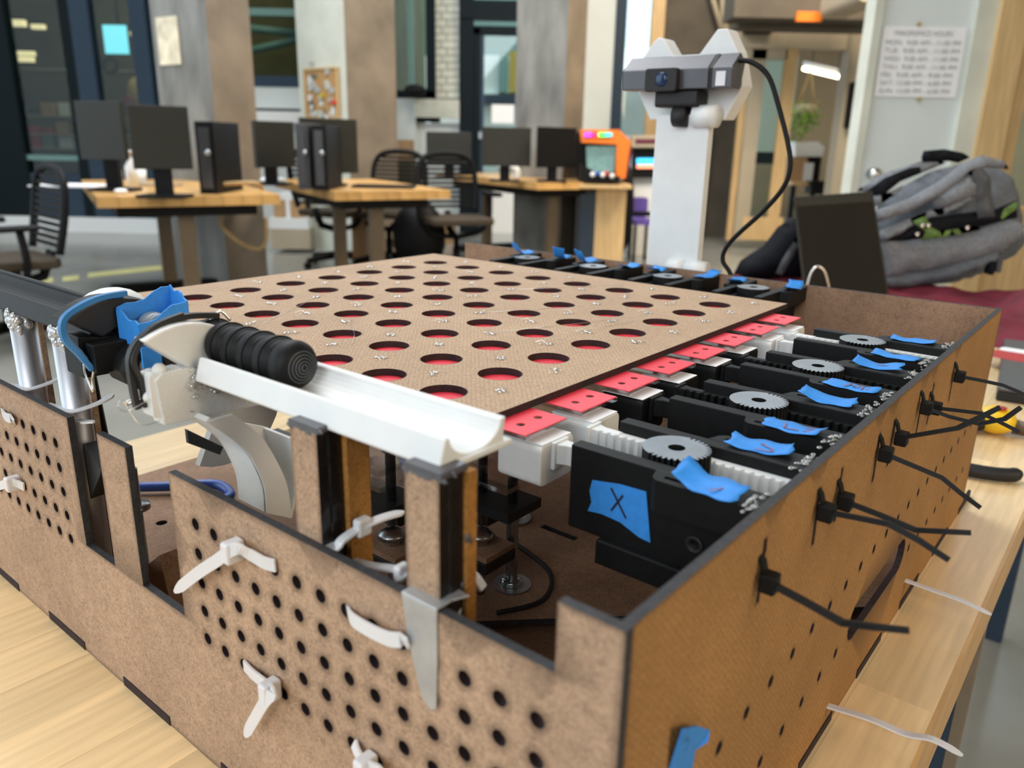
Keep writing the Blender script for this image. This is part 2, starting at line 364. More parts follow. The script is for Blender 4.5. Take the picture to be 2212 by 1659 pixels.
for i in range(5):
    part('finger_tab', MB().box(-8 + 2.3 * i, -6.83 + 2.3 * i, YF - .012, YF + .05, ZT + .003, ZT + .13), 'charm', boxT)
for i in range(6):
    part('finger_tab', MB().box(3.9, 3.955, -.45 + 2.2 * i, .7 + 2.2 * i, ZT + .003, ZT + .13), 'charm', boxT)
# glue dots on the box's rim
gl = MB()
for i in range(190):
    gl.ball((3.81 + random.uniform(-.07, .03), [-.25, 1.0, 1.72, 3.0, 3.72, 5.0, 5.72, 7.0][i % 8] + random.gauss(0, .13), -.10 + random.uniform(-.02, .03)), random.uniform(.008, .02), 6, sc=(1.5, 2.2, .6))
part('glue_bead', gl, 'glue', boxT, 'clear hot glue squeezed along the rim', kind='stuff')
# ---- the game board
brd = bthing('game_board', 'square tan hardboard sheet with rows of round holes over red strips', 'board', (-3.6, 3.5, -.075))
hl = [circ(-i, j, .275, 28) for i in range(8) for j in range(8)]
part('board_sheet', plate(MB(), [(-8.1, -1.0), (.93, -1.0), (.93, 8.06), (-8.1, 8.06)], hl, 'z', -.085, 0, 0, 1, 1, burn_w=.02), ['board', 'charm'], brd)
gb = []
for kk in range(4):
    g = MB(); rr = random.Random(kk)
    for q in range(5): g.ball((rr.uniform(-.07, .07), rr.uniform(-.07, .07), .012), rr.uniform(.018, .045), 6, sc=(1.3, 1, .55))
    a0 = rr.uniform(0, 6); g.tube(smooth_path([(.02, 0, .03), (.1 * math.cos(a0), .1 * math.sin(a0), .05), (.2 * math.cos(a0 + .5), .2 * math.sin(a0 + .5), .012)], 3), .006, 4)
    gb.append(part('glue_blob', g, 'glue', brd)); gb[-1]['label'] = 'blob of clear hot glue'
bc = Vector((-3.6, 3.5, -.075))
n = 0
for i in range(-1, 8):
    for j in range(0, 8):
        px, py = -i - .5 + random.uniform(-.05, .05), j + .5 + random.uniform(-.05, .05)
        if px > .8 or py > 7.9 or (i == 7 and j == 7): continue
        if random.random() < .12: continue
        loc = (Vector((px, py, .022)) - bc) * S
        if n < 4: gb[n].location = loc
        else: share(gb[n % 4], 'glue_blob', brd, loc, random.uniform(0, 6))
        n += 1
gs = MB()
for a in ((-1.5, 2.5, -.4, 5.3), (-4.4, .6, -5.5, 2.4), (-2.4, .7, -3.4, 1.5), (-.6, 3.5, -.3, 4.9), (-3.6, 5.4, -2.2, 7.5), (-2.6, 3.4, -1.6, 5.2)):
    gs.tube([(a[0], a[1], .004), ((a[0] + a[2]) / 2 + .05, (a[1] + a[3]) / 2, .012), (a[2], a[3], .004)], .005, 4)
part('glue_string', gs, 'glue', brd, 'thin pulled strings of hot glue', kind='stuff')
# ---- red strips
ORD = ['nearest the white trough', 'second from the white trough', 'third from the white trough', 'fourth from the white trough', 'fourth from the back panel', 'third from the back panel', 'second from the back panel', 'nearest the back panel']
for k in range(8):
    t = bthing('acrylic_strip', 'red topped clear acrylic strip poking out under the board, ' + ORD[k], 'strip', (-3, k + .08, -.155), 'red acrylic strips under the board')
    y0, y1 = k - .29, k + .44; xe = 1.41
    o1 = [(-7.6, y0), (xe, y0), (xe, y1), (-7.6, y1)]
    hs_ = [circ(1.17, k - .06, .05, 10), circ(1.17, k + .24, .05, 10)]
    part('red_film', plate(MB(), o1, hs_, 'z', -.100, -.090, 0, 0), ['red'], t)
    o2 = [(-7.6, y0), (xe + .015, y0), (xe + .015, y1), (-7.6, y1)]
    part('clear_plate', plate(MB(), o2, hs_, 'z', -.14, -.1005, 0, 0), ['acrylic'], t, 'clear acrylic lower layer')
# ---- rack actuators
def tape_grid(c, l, w, ang, curl, lift=.0, jag=.03, seed=0, nx=12, ny=4):
    """A torn piece of masking tape: length l along ang, edges torn, one end curling up."""
    r = random.Random(seed); ca, sa = math.cos(ang), math.sin(ang); vs = []
    for i in range(nx + 1):
        for j in range(ny + 1):
            u = i / nx - .5; v = j / ny - .5
            du = r.uniform(-jag, jag) if i in (0, nx) else 0
            z = lift + curl[0] * max(0, -u * 2) ** 2.2 + curl[1] * max(0, u * 2) ** 2.2 + curl[2] * (v + .5) ** 2 + .012 * math.sin(u * 9 + seed) * (.5 + v)
            a, b = (u * (1 - .25 * max(0, curl[0]) * (u < 0))) * l + du, v * w + .015 * math.sin(u * 14 + seed * 2)
            vs.append((c[0] + a * ca - b * sa, c[1] + a * sa + b * ca, c[2] + z))
    n1 = len(vs); vs2 = [(p[0], p[1], p[2] + .006) for p in vs]; fs = []
    for i in range(nx):
        for j in range(ny):
            q = [i * (ny + 1) + j, (i + 1) * (ny + 1) + j, (i + 1) * (ny + 1) + j + 1, i * (ny + 1) + j + 1]
            fs += [tuple(q)[::-1], tuple(k + n1 for k in q)]
    rim = [i * (ny + 1) for i in range(nx + 1)] + [nx * (ny + 1) + j for j in range(1, ny + 1)] + [i * (ny + 1) + ny for i in range(nx - 1, -1, -1)] + [j for j in range(ny - 1, 0, -1)]
    fs += [(rim[i], rim[(i + 1) % len(rim)], rim[(i + 1) % len(rim)] + n1, rim[i] + n1) for i in range(len(rim))]
    m = MB(); m.add(vs + vs2, fs, 0, True); return m
def stroke(m, pts, z, w=.012):
    for i in range(len(pts) - 1):
        a, b = Vector((*pts[i], 0)), Vector((*pts[i + 1], 0)); d = (b - a).normalized(); nn = Vector((-d.y, d.x, 0)) * w
        m.add([(*(a + nn).xy, z), (*(a - nn).xy, z), (*(b - nn).xy, z), (*(b + nn).xy, z)], [(0, 1, 2, 3)])
    return m
GLYPH = {0: [[(-.1, .09), (.1, .1), (-.02, -.1)]], 1: [[(.09, .08), (-.03, .1), (-.08, .04), (.05, -.02), (.06, -.08), (-.08, -.1)]],
         2: [[(-.16, .07), (-.13, -.08), (0, -.05)], [(.03, .06), (.12, .07), (.05, -.06), (.17, -.07)]], 3: [], 4: [[(-.14, -.08), (-.1, .09), (-.04, -.02), (.03, .09), (.05, -.08)], [(.1, -.07), (.13, .08)]],
         5: [[(-.1, .05), (.1, .03)]], 6: [], 7: []}
CURL = [(.10, .02, .06), (.03, .05, .02), (.02, .06, 0), (.10, .02, .02), (.01, .02, 0), (.07, .05, .02), (.02, .02, 0), (.02, .04, 0)]
def actuator(k, far=False, white=False):
    odd = k % 2; m2 = k - odd; Y = lambda y: (.83 - y if odd else y)
    ref = (2.8, .4, -1.25)
    def world(p): return BW(p[0], p[1] + m2, p[2]) if not far else BW(-(p[1] + m2), 7 + p[0], p[2])
    side = 'back' if far else 'right'
    words = ['first', 'second', 'third', 'fourth', 'fifth', 'sixth', 'seventh', 'last'][k]
    if far: lab = 'black rack slider along the back panel, %s from the right' % words
    else: lab = '%s rack slider, %s from the near corner' % ('white headed black' if white else 'all black', words)
    t = thing('rack_slider', lab, 'slider', world(ref), ANG + (PI / 2 if far else 0), ref, S, 'rack sliders along the %s side' % side)
    h = MB()
    def bx(x0, x1, ya, yb, z0, z1): h.box(x0, x1, min(Y(ya), Y(yb)), max(Y(ya), Y(yb)), z0, z1)
    bx(1.86, 3.845, -.12, .05, -1.0, -.11); bx(2.25, 3.845, -.2, .36, -1.25, -.99)
    part('housing', h, 'black', t, bevel=.0006)
    fo = [(2.81, -.12), (2.86, -.28), (2.92, -.33), (3.845, -.33), (3.845, -.12)]
    slot = [(2.95, -.25), (3.2, -.25), (3.2, -.19), (2.95, -.19)]
    fo = [(p[0], Y(p[1])) for p in fo]; slot = [(p[0], Y(p[1])) for p in slot]
    part('flange', plate(MB(), fo, [slot], 'z', -.42, -.112, 0, 0), ['black'], t, bevel=.0004)
    if not odd and not far and k == 0:
        part('screw', MB().lathe([(.001, 0), (.09, 0), (.09, -.02), (.05, -.02), (.05, .0)], (3.25, -.121, -.72), 'y', 16), 'blackm', t)
    # toothed rack
    po = []; N = 22
    for i in range(N):
        x = 1.62 + 2.2 * i / N; po += [(x, Y(.125)), (x + .02, Y(.19)), (x + .06, Y(.19)), (x + .08, Y(.125))]
    po += [(3.82, Y(.125)), (3.82, Y(.055)), (1.62, Y(.055))]
    part('rack', MB().prism(po, 'z', -.42, -.23), 'white' if white else 'black', t)
    if odd:
        gp = []; ng = 36
        for i in range(ng):
            a = 2 * PI * i / ng; d = math.degrees(a)
            if d < 95 or d > 250: gp += [(.275 * math.cos(a), .275 * math.sin(a)), (.33 * math.cos(a + .05), .33 * math.sin(a + .05)), (.335 * math.cos(a + .11), .335 * math.sin(a + .11))]
            else: gp += [(.33 * math.cos(a), .33 * math.sin(a)), (.33 * math.cos(a + .09), .33 * math.sin(a + .09))]
        gp = [(2.73 + p[0], .415 + p[1]) for p in gp]
        part('gear', plate(MB(), gp, [circ(2.73, .415, .085, 18)], 'z', -.36, -.075, 0, 1, 1, mback=0), ['gearm', 'black'], t, 'gear with sky sheen coloured on top and teeth on half its rim')
    yk = odd + (.0 if odd else .08)
    x0 = .98; mt = 'white' if white else 'black'
    part('push_block', MB().rbox(x0, 1.55, yk - .28, yk + .30, -.66, -.205, .07, 'x', 4), mt, t, 'white rounded block' if white else None, bevel=.0008)
    part('paper_strip', MB().box(x0, 1.54, yk - .25, yk + .26, -.204, -.196), 'paper', t, 'white paper strip')
    ny = Y(.1); q = MB(); q.box(1.55, 1.60, ny - .13, ny + .13, -.5, -.2); q.prism([(1.59, ny - .1), (1.7, ny - .055), (1.92, ny - .05), (1.92, ny + .05), (1.7, ny + .055), (1.59, ny + .1)], 'z', -.44, -.22)
    part('neck', q, mt, t, bevel=.0005)
    r = random.Random(k + (50 if far else 0)); cl = CURL[k] if not far else ((.28, .05, .03) if k > 4 else r.choice([(.08, .05, 0), (.04, .12, .02), (.1, .05, .03)]))
    cx, cy = 3.32 + (0 if odd else .04), Y(-.2)
    a = (-.12 if not odd else .1) if not far else r.uniform(-.3, .3)
    tp = part('tape_label', tape_grid((cx, cy, -.105), .62, .3, a, cl, .004, seed=k), 'tape', t, 'blue masking tape label')
    if not far and GLYPH[k]:
        g = MB()
        for st in GLYPH[k]: stroke(g, [(cx + .08 + p[0] * 1.1, cy + p[1] * 1.1) for p in st], -.082 + cl[2] * .3)
        part('pen_mark', g, 'penred', tp)
    if k == 0 and not far:
        v = [bp(*p, 1, -.128) for p in ((1280, 1037), (1340, 1046), (1396, 1062), (1400, 1110), (1405, 1172), (1380, 1160), (1340, 1128), (1300, 1110), (1270, 1103), (1278, 1085), (1274, 1060))]
        jl = []
        tp2 = part('tape_label', MB().prism([(p.x, p.z) for p in v], 'y', -.133, -.125), 'tape', t, 'square blue masking tape marked X')
        g = MB()
        for a_, b_ in (((1320, 1054), (1352, 1120)), ((1346, 1070), (1320, 1103))):
            p, q = bp(*a_, 1, -.136), bp(*b_, 1, -.136); d = (q - p).normalized(); nn = Vector((-d.z, 0, d.x)) * .012
            g.add([p + nn, p - nn, q - nn, q + nn], [(0, 1, 2, 3)])
        part('pen_mark', g, 'pen', tp2, 'black letter X')
    return t
for k in range(8): actuator(k, False, k in (0, 1, 6, 7))
for k in range(8): actuator(k, True)
# ---- posts, trough, counters
def post(x0, top, label, dr=.62, xr=.44):
    t = bthing('support_post', label, 'post', (x0 + .25, -2.1, -3.85), 'hardboard posts under the white trough')
    part('front_plate', plate(MB(), [(x0, -3.85), (x0 + .36, -3.85), (x0 + .36, top), (x0, top)], [], 'y', YR + .004, YR + .10, 0, 1), ['mdf', 'tar'], t)
    part('charred_core', MB().box(x0 + .02, x0 + .37, YR + .10, YR + .26, -3.85, top), ['tar'], t, 'black charred laminated edges', bevel=.001)
    part('rear_plate', MB().box(x0 + .05, x0 + xr, YR + .26, YR + dr, -3.85, top - .03), ['mdf_rear'], t, 'orange brown rear plate')
    g = MB(); r = random.Random(int(x0 * 10))
    g.rbox(x0 - .01, x0 + .39, YR - .005, YR + .28, top - .02, top + .04, .02, 'y')
    for i in range(30): g.ball((x0 + r.uniform(0, .4), YR + r.choice((.01, r.uniform(0, .26))), top - r.uniform(-.02, .05)), r.uniform(.012, .03), 8, sc=(2.2, .5, .7))
    for i in range(7): g.ball((x0 + .38 + r.uniform(-.03, .03), YR + .1 + r.uniform(0, .25), top - r.uniform(0, 2.2)), r.uniform(.02, .045), 8, sc=(.6, 1, 1.5))
    part('glue_cap', g, 'glued', t, 'smoky hot glue at the top', kind='stuff')
post(1.93, .41, 'brown hardboard post nearest the duct tape strip, under the trough end', .37, .40)
post(.52, .41, 'brown hardboard post between the curved chute and the other post', .50, .43)
def trough(name, x0, x1, mt, label):
    arc = [(-1.92 + .29 * math.cos(PI * (1 + i / 14)), .635 + .185 * math.sin(PI * (1 + i / 14))) for i in range(15)]
    po = [(-2.31, .40), (-1.57, .40), (-1.59, .48), (-1.56, .64)] + [(p[0], p[1]) for p in arc[::-1]] + [(-2.26, .64), (-2.33, .42)]
    m = MB(); m.prism(po, 'x', x0, x1); m.box(x1 - .16, x1 + .02, -2.38, -1.5, .385, .44)
    return solo(name, m, mt, label, 'trough', bevel=.0006)
trough('feed_trough', -1.15, 2.2, 'white', 'white printed U shaped trough resting on two hardboard posts')
trough('feed_trough', -9.6, -3.45, 'black', 'black printed U shaped trough on aluminium tubes')
words = ['first (at the white block)', 'second', 'third', 'fourth', 'fifth', 'last in front']
for i in range(6):
    xc = -1.42 + .27 * i; r = .235; p = []
    hh = .145
    if i == 5: p = [(.001, -hh), (r * .8, -hh), (r * .96, -.1)] + [(r * math.cos(a), .155 * math.sin(a)) for a in [PI / 2 * q / 7 for q in range(8)]]; p[-1] = (.001, .155)
    else: p = [(.001, -hh), (r * .82, -hh), (r * .94, -.10), (r, -.03), (r, .01), (r * .95, .06), (r * .88, .075), (r * .88, .095), (r * .8, hh * .93), (.001, hh * .93)]
    t = bthing('game_piece', 'black printed domed counter in the white trough, %s in the row' % words[i], 'game piece', (xc, -1.92, .47), 'black counters in the white trough')
    part('body', MB().lathe(p, (xc, -1.92, .70), 'x', 36), 'black', t)
    g = MB()
    if i == 5:
        for rr in (.03, .06, .09, .12, .15): g.tube([(xc + .1555 * math.sqrt(max(0, 1 - (rr / r) ** 2)), -1.92 + rr * math.cos(a), .70 + rr * math.sin(a)) for a in [2 * PI * q / 28 for q in range(28)]], .0022, 4, closed=True)
    else: g.tube([(xc + .03, -1.92 + (r + .001) * math.cos(a), .70 + (r + .001) * math.sin(a)) for a in [2 * PI * q / 36 for q in range(36)]], .007, 5, closed=True)
    part('layer_rings' if i == 5 else 'rim_ring', g, 'gearm' if i == 5 else 'black', t)
# ---- aluminium tubes on the left
for i, (xt, wd_) in enumerate(((-5.78, 'leftmost'), (-4.42, 'right hand'))):
    t = bthing('aluminium_tube', '%s aluminium tube holding up the black trough' % wd_, 'tube', (xt, -2.2, -3.85), 'aluminium tubes under the black trough')
    part('tube', MB().lathe([(.165, -3.85), (.165, .36)], (xt, -2.2, 0), 'z', 24), 'alu', t)
    part('backing_plate', MB().box(xt + .19, xt + .23, -2.1, -2.03, -3.85, .3), ['mdf'], t, 'thin brown hardboard strip behind the tube')
    g = MB(); r = random.Random(i + 3)
    for q in range(70):
        a = r.uniform(0, 2 * PI); g.ball((xt + .15 * math.cos(a), -2.2 + .15 * math.sin(a), .42 - abs(r.gauss(0, .12))), r.uniform(.03, .055), 7, sc=(1, 1, 1.3))
    part('glue_collar', g, 'glue2', t, 'lumpy silver grey glue at the top')
solo('black_rod', MB().tube([(-5.25, -1.75, .35), (-4.75, -1.8, -2.2)], .13, 10), 'black', 'black rod leaning between the two aluminium tubes', 'rod')
# ---- white launcher
lw = bthing('launcher', 'white printed launcher block with a fan shaped top, glued to the white trough', 'launcher', (-1.4, -2.1, -.05))
fb = [(-2.70, .48), (-2.66, .02), (-1.36, -.05), (-1.36, .42), (-2.2, .50), (-2.42, .55), (-2.62, .54)]
M['ribbed'] = mat('white_print_ribbed', (.70, .72, .72), .42, var=.03, sub=.1)
rm = M['ribbed']; n_, l_ = rm.node_tree.nodes, rm.node_tree.links
wv = n_.new('ShaderNodeTexWave'); wv.inputs['Scale'].default_value = 330; tcx = n_.new('ShaderNodeTexCoord'); mpx = n_.new('ShaderNodeMapping'); mpx.inputs['Rotation'].default_value = (math.radians(50), 0, 0)
wv.bands_direction = 'Y'; l_.new(tcx.outputs['Object'], mpx.inputs[0]); l_.new(mpx.outputs[0], wv.inputs['Vector']); bnx = n_.new('ShaderNodeBump'); bnx.inputs['Strength'].default_value = .45; bnx.inputs['Distance'].default_value = .0006
l_.new(wv.outputs['Fac'], bnx.inputs['Height']); l_.new(bnx.outputs[0], n_['Principled BSDF'].inputs['Normal'])
part('block', MB().prism(fb, 'x', -1.42, -1.2), 'ribbed', lw, bevel=.0006)
def fan(ay, az, y0, z0, y1, z1, ytop, ztop, n=10):
    pts = [(ay, az)]
    for i in range(n + 1):
        t = i / n; pts.append(((1 - t) ** 2 * y0 + 2 * t * (1 - t) * ytop + t * t * y1, (1 - t) ** 2 * z0 + 2 * t * (1 - t) * ztop + t * t * z1))
    return pts
part('fan', MB().prism(fan(-2.2, .42, -2.73, .86, -1.7, .72, -2.2, 1.13), 'x', -1.5, -1.28), 'white', lw, 'fan shaped curved guide', bevel=.001)
r = random.Random(5); g = MB()
for q in range(40): g.ball((-1.19 + r.uniform(-.06, .05), -2.22 + r.uniform(-.14, .16), .38 + r.uniform(-.14, .14)), r.uniform(.012, .032), 6, sc=(1, 1.5, 1))
for q in range(5): g.tube(smooth_path([(-1.17, -2.35 + .06 * q, .3), (-1.14, -2.3 + r.uniform(-.1, .1), .4), (-1.16, -2.1 + r.uniform(-.1, .1), .5), (-1.18, -2.0, .45)], 4), .009, 5)
g.tube(smooth_path([(-1.25, -2.75, .3), (-1.3, -2.95, .22), (-1.25, -3.05, .3), (-1.3, -2.98, .33), (-1.2, -2.9, .1), (-1.2, -2.7, .08)], 5), .008, 5)
part('glue_strings', g, 'glue', lw, 'stringy clear hot glue')
part('rough_end', MB().rbox(-1.44, -1.23, -2.74, -2.63, .10, .54, .04, 'x').ball((-1.3, -2.6, .55), .07, 10).ball((-1.4, -2.66, .50), .06, 10).ball((-1.33, -2.72, .3), .06, 8), 'white', lw, 'rough broken white end')
rb = solo('rubber_band', MB().tube(smooth_path([(-1.42, -2.80, .18), (-1.42, -2.82, .45), (-1.42, -2.80, .72), (-1.42, -2.62, .90), (-1.42, -2.25, 1.0), (-1.42, -1.86, .96)], 6), 1, flat=(.028, .035), up=(1, 0, 0)).tube(smooth_path([(-1.36, -2.75, .2), (-1.36, -2.76, .45), (-1.38, -2.8, .7), (-1.4, -2.58, .94), (-1.4, -2.25, 1.03)], 6), 1, flat=(.024, .03), up=(1, 0, 0)), 'rubk', 'black rubber band stretched over the white fan shaped launcher', 'rubber band')
solo('wire_hook', MB().tube(smooth_path([(-1.2, -2.35, .08), (-1.3, -2.6, .2), (-1.45, -2.82, .27), (-1.55, -2.84, .2), (-1.55, -2.72, .22)], 5), .014, 6), 'wire', 'bent steel wire holding the lower end of the black rubber band', 'wire')
solo('wire_hook', MB().tube(smooth_path([(-1.42, -1.95, .92), (-1.4, -1.84, 1.0), (-1.36, -1.76, .9)], 5), .016, 6), 'wire', 'small wire hook at the upper end of the black rubber band', 'wire')
# ---- curved chute under it
ch = bthing('curved_chute', 'white printed chute curving down below the white launcher', 'chute', (-1.1, -1.8, -1.3))
sp = [(-2.35, .03), (-2.05, .03), (-1.74, -.31), (-1.5, -.60), (-1.36, -.95), (-1.44, -1.36), (-1.76, -1.18), (-1.76, -.9), (-1.84, -.62), (-1.98, -.35)]
s2 = lambda P: [(q.x, q.y) for q in smooth_path([(p[0], p[1], 0) for p in P], 4)]
fin = [(-2.35, .03), (-1.98, -.35), (-1.84, -.62), (-1.76, -.9), (-1.76, -1.18)]
fin = s2(fin); sp = s2([(-2.05, .03), (-1.76, -.29), (-1.6, -.60), (-1.48, -.95), (-1.45, -1.36)]) + fin[::-1]
part('side_wall', MB().prism(sp, 'x', -1.02, -.97), 'white', ch); part('side_wall', MB().prism([(-2.05, .03), (-1.74, -.25)] + s2([(-1.36, -.42), (-1.3, -.95), (-1.44, -1.36)]) + fin[::-1], 'x', -1.52, -1.47), 'white', ch)
mm = MB()
out_ = [(-1.4, -.46), (-1.33, -.95), (-1.44, -1.36)]
for i in range(len(fin) - 1):
    a, b = fin[i], fin[i + 1]; mm.prism([a, b, (b[0] + .05, b[1] + .03), (a[0] + .05, a[1] + .03)], 'x', -1.5, -.99)
part('slide_floor', mm, 'white', ch)
mm = MB(); oc = [(-1.36, -.42), (-1.31, -.7), (-1.31, -.98), (-1.43, -1.36)]; oc = s2(oc)
for i in range(len(oc) - 1):
    a, b = oc[i], oc[i + 1]; mm.prism([a, b, (b[0] - .04, b[1]), (a[0] - .04, a[1])], 'x', -1.5, -.99)
part('outer_wall', mm, 'white', ch)
M['greyprint'] = mat('grey_print', (.42, .41, .39), .5, var=.05)
solo('grey_disc', MB().prism([(-1.45 + .8 * math.cos(a), -.25 + .8 * math.sin(a)) for a in [PI * q / 16 - PI * .65 for q in range(17)]], 'x', -2.3, -2.2), 'greyprint', 'grey round plate behind the curved white chute', 'plate')
solo('black_wedge', MB().prism([(-2.15, -.3), (-1.75, -.62), (-1.8, -.7), (-2.15, -.46)], 'x', -1.8, -1.75), 'blackm', 'small black wedge showing left of the curved chute', 'wedge')
# ---- black launcher with masking tape
lb = bthing('launcher', 'black printed launcher with a round hub, at the end of the black trough', 'launcher', (-3.3, -2, 0))
part('block', MB().prism([(-2.5, .52), (-2.5, .03), (-1.3, .02), (-1.3, .45), (-2.0, .45)], 'x', -3.75, -3.3), 'black', lb, bevel=.0008)
part('box_end', MB().rbox(-3.4, -3.05, -2.46, -2.05, .12, .46, .02, 'x'), 'black', lb, bevel=.0006)
part('fan', MB().prism(fan(-2.25, .48, -2.6, .72, -1.6, .8, -2.2, 1.06), 'x', -3.7, -3.25), 'blackm', lb, 'black fan shaped curved guide', bevel=.001)
part('hub', MB().lathe([(.001, -3.25), (.26, -3.25), (.27, -2.85), (.24, -2.78), (.001, -2.78)], (0, -2.02, .16), 'x', 10, smooth=False), 'black', lb, 'black faceted hub', bevel=.001)
part('magnet', MB().lathe([(.001, -2.78), (.125, -2.78), (.125, -2.74), (.001, -2.74)], (0, -1.97, .18), 'x', 24, smooth=False), 'alu', lb, 'round silver magnet')
part('arm', MB().prism([(-1.85, .25), (-1.25, .06), (-1.25, .0), (-1.85, .05)], 'x', -3.0, -2.8), 'blackm', lb)
solo('rubber_band', MB().tube(smooth_path([(-3.3, -1.95, .94), (-3.35, -2.3, .90), (-3.38, -2.58, .74), (-3.38, -2.62, .55), (-3.3, -2.52, .35), (-3.22, -2.44, .16)], 6), 1, flat=(.03, .045), up=(1, 0, 0)).tube(smooth_path([(-3.2, -1.95, .97), (-3.22, -2.3, .94), (-3.25, -2.63, .78), (-3.25, -2.67, .55), (-3.2, -2.56, .35), (-3.15, -2.46, .16)], 6), 1, flat=(.028, .04), up=(1, 0, 0)), 'rubb', 'blue rubber band stretched over the black launcher', 'rubber band')
solo('wire_hook', MB().tube(smooth_path([(-3.1, -2.25, .24), (-3.12, -2.42, .2), (-3.18, -2.46, .05), (-3.16, -2.48, -.1), (-3.25, -2.5, .1), (-3.25, -2.5, .22)], 5), .016, 6), 'wire', 'white wire hook at the lower end of the blue rubber band', 'wire')
tw = MB(); yy = [(-3.2, -2.08), (-2.78, -2.04), (-2.72, -1.48), (-3.15, -1.44)]
tp_ = [.80, .66, .90, 1.0]
for i in range(4):
    a, b = yy[i], yy[(i + 1) % 4]; za, zb = tp_[i], tp_[(i + 1) % 4]
    d = (Vector((b[0] - a[0], b[1] - a[1], 0))).normalized(); nn = Vector((-d.y, d.x, 0)) * .012; K = 6
    for q in range(K):
        t0, t1 = q / K, (q + 1) / K; P = lambda t, z: Vector((a[0] + (b[0] - a[0]) * t, a[1] + (b[1] - a[1]) * t, z))
        j0, j1 = .03 * math.sin(t0 * 9 + i * 2), .03 * math.sin(t1 * 9 + i * 2); l0, l1 = .40 + .04 * math.sin(q * 2.1 + i), .40 + .04 * math.sin(q * 2.1 + 2.1 + i)
        p = [P(t0, l0), P(t1, l1), P(t1, za + (zb - za) * t1 + j1), P(t0, za + (zb - za) * t0 + j0)]
        tw.hexa([p[0] - nn, p[1] - nn, p[1] + nn, p[0] + nn, p[3] - nn, p[2] - nn, p[2] + nn, p[3] + nn])
tapew = bthing('masking_tape_wrap', 'crumpled blue masking tape wrapped into an open collar on the black launcher', 'tape', (-2.85, -1.65, .4))
part('collar', tw, 'tape', tapew)
part('tape_tail', MB().box(-2.66, -2.63, -2.12, -1.9, .2, .44), 'tape', tapew)
solo('black_roll', MB().lathe([(.001, -.12), (.2, -.12), (.2, .02), (.18, .04), (.2, .06), (.2, .1), (.16, .13), (.001, .13)], (-2.96, -1.75, .54), 'x', 28), 'gearm', 'dark grooved roll inside the blue tape collar', 'roll')
solo('white_dome', MB().ball(bp(243, 668, 0, -4.0), .34, 20, sc=(1, 1.25, .8)), 'white', 'white rounded cap behind the blue rubber band', 'cap')
solo('tape_scrap', tape_grid((-1.35, -.95, .02), .5, .2, .5, (.1, .15, 0), seed=3), 'tape', 'small scrap of blue tape on the board behind the black counters', 'tape')
# ---- cable ties
def tie(label, pts, group, white=True, head=None, wdt=.062, box=True, hs=.11, up=(0, 0, 1), taper=True):
    n0 = head if head else pts[0]
    t = bthing('cable_tie', label, 'cable tie', n0, group)
    P = smooth_path(pts, 5); rr = [1] * len(P)
    if taper: rr[-1] = .25; rr[-2] = .7
    part('strap', MB().tube(P, rr, flat=(wdt, .012), up=up), 'tie' if white else 'btie', t)
    if head:
        part('head', MB().rbox(head[0] - hs * .55, head[0] + hs * .55, head[1] - hs * .9, head[1] + hs * .9, head[2] - hs, head[2] + hs, .03, 'x'), 'tie' if white else 'btie', t, bevel=.001)
    return t
def fpath(px, y): return [tuple(bp(u, v, 1, yy)) for (u, v), yy in zip(px, y)]
yo = YF - .03
tie('white cable tie with long tail near the front panel notch', fpath([(595, 1222), (570, 1215), (540, 1198), (508, 1185), (470, 1210), (425, 1240), (378, 1278)], [yo, yo - .03, yo - .05, yo - .12, yo - .16, yo - .16, yo - .16]), 'white cable ties on the front panel', True, tuple(bp(503, 1190, 1, yo - .08)), up=(0, 1, 0))
tie('white cable tie with a tail hanging down, lowest on the front panel', fpath([(528, 1437), (548, 1458), (572, 1476), (590, 1494), (575, 1512), (555, 1545), (530, 1590)], [yo, yo - .03, yo - .05, yo - .12, yo - .16, yo - .16, yo - .16]), 'white cable ties on the front panel', True, tuple(bp(583, 1492, 1, yo - .08)), up=(0, 1, 0))
tie('short white cable tie strap through two holes left of the duct tape', fpath([(752, 1318), (762, 1338), (800, 1362), (840, 1380), (870, 1383), (876, 1392)], [yo + .06, yo - .03, yo - .05, yo - .05, yo - .03, yo + .06]), 'white cable ties on the front panel', True, up=(0, 1, 0), taper=False)
tie('white cable tie cut off by the bottom edge of the picture', fpath([(765, 1605), (772, 1625), (785, 1645), (805, 1660), (830, 1670)], [yo, yo - .03, yo - .06, yo - .1, yo - .1]), 'white cable ties on the front panel', True, tuple(bp(790, 1657, 1, yo - .08)), up=(0, 1, 0))
tie('short white cable tie strap at the upper left holes of the front panel', fpath([(4, 888), (12, 900), (26, 905), (30, 912)], [yo + .05, yo - .03, yo - .03, yo + .05]), 'white cable ties on the front panel', True, up=(0, 1, 0), taper=False)
tie('white cable tie with head at the left picture edge of the front panel', fpath([(52, 1052), (40, 1046), (26, 1042), (10, 1046), (-20, 1056)], [yo, yo - .03, yo - .08, yo - .12, yo - .12]), 'white cable ties on the front panel', True, tuple(bp(28, 1044, 1, yo - .06)), up=(0, 1, 0))
tie('white cable tie on the left post, tail reaching the other', [(.62, YR + .2, -.62), (.97, YR + .05, -.66), tuple(bp(740, 1165, 0, 1.02)), tuple(bp(783, 1137, 0, 1.06)), tuple(bp(830, 1117, 0, 1.1)), tuple(bp(872, 1106, 0, 1.12))], 'white cable ties behind the front panel', True, tuple(bp(783, 1137, 0, 1.06)), wdt=.05, hs=.085)
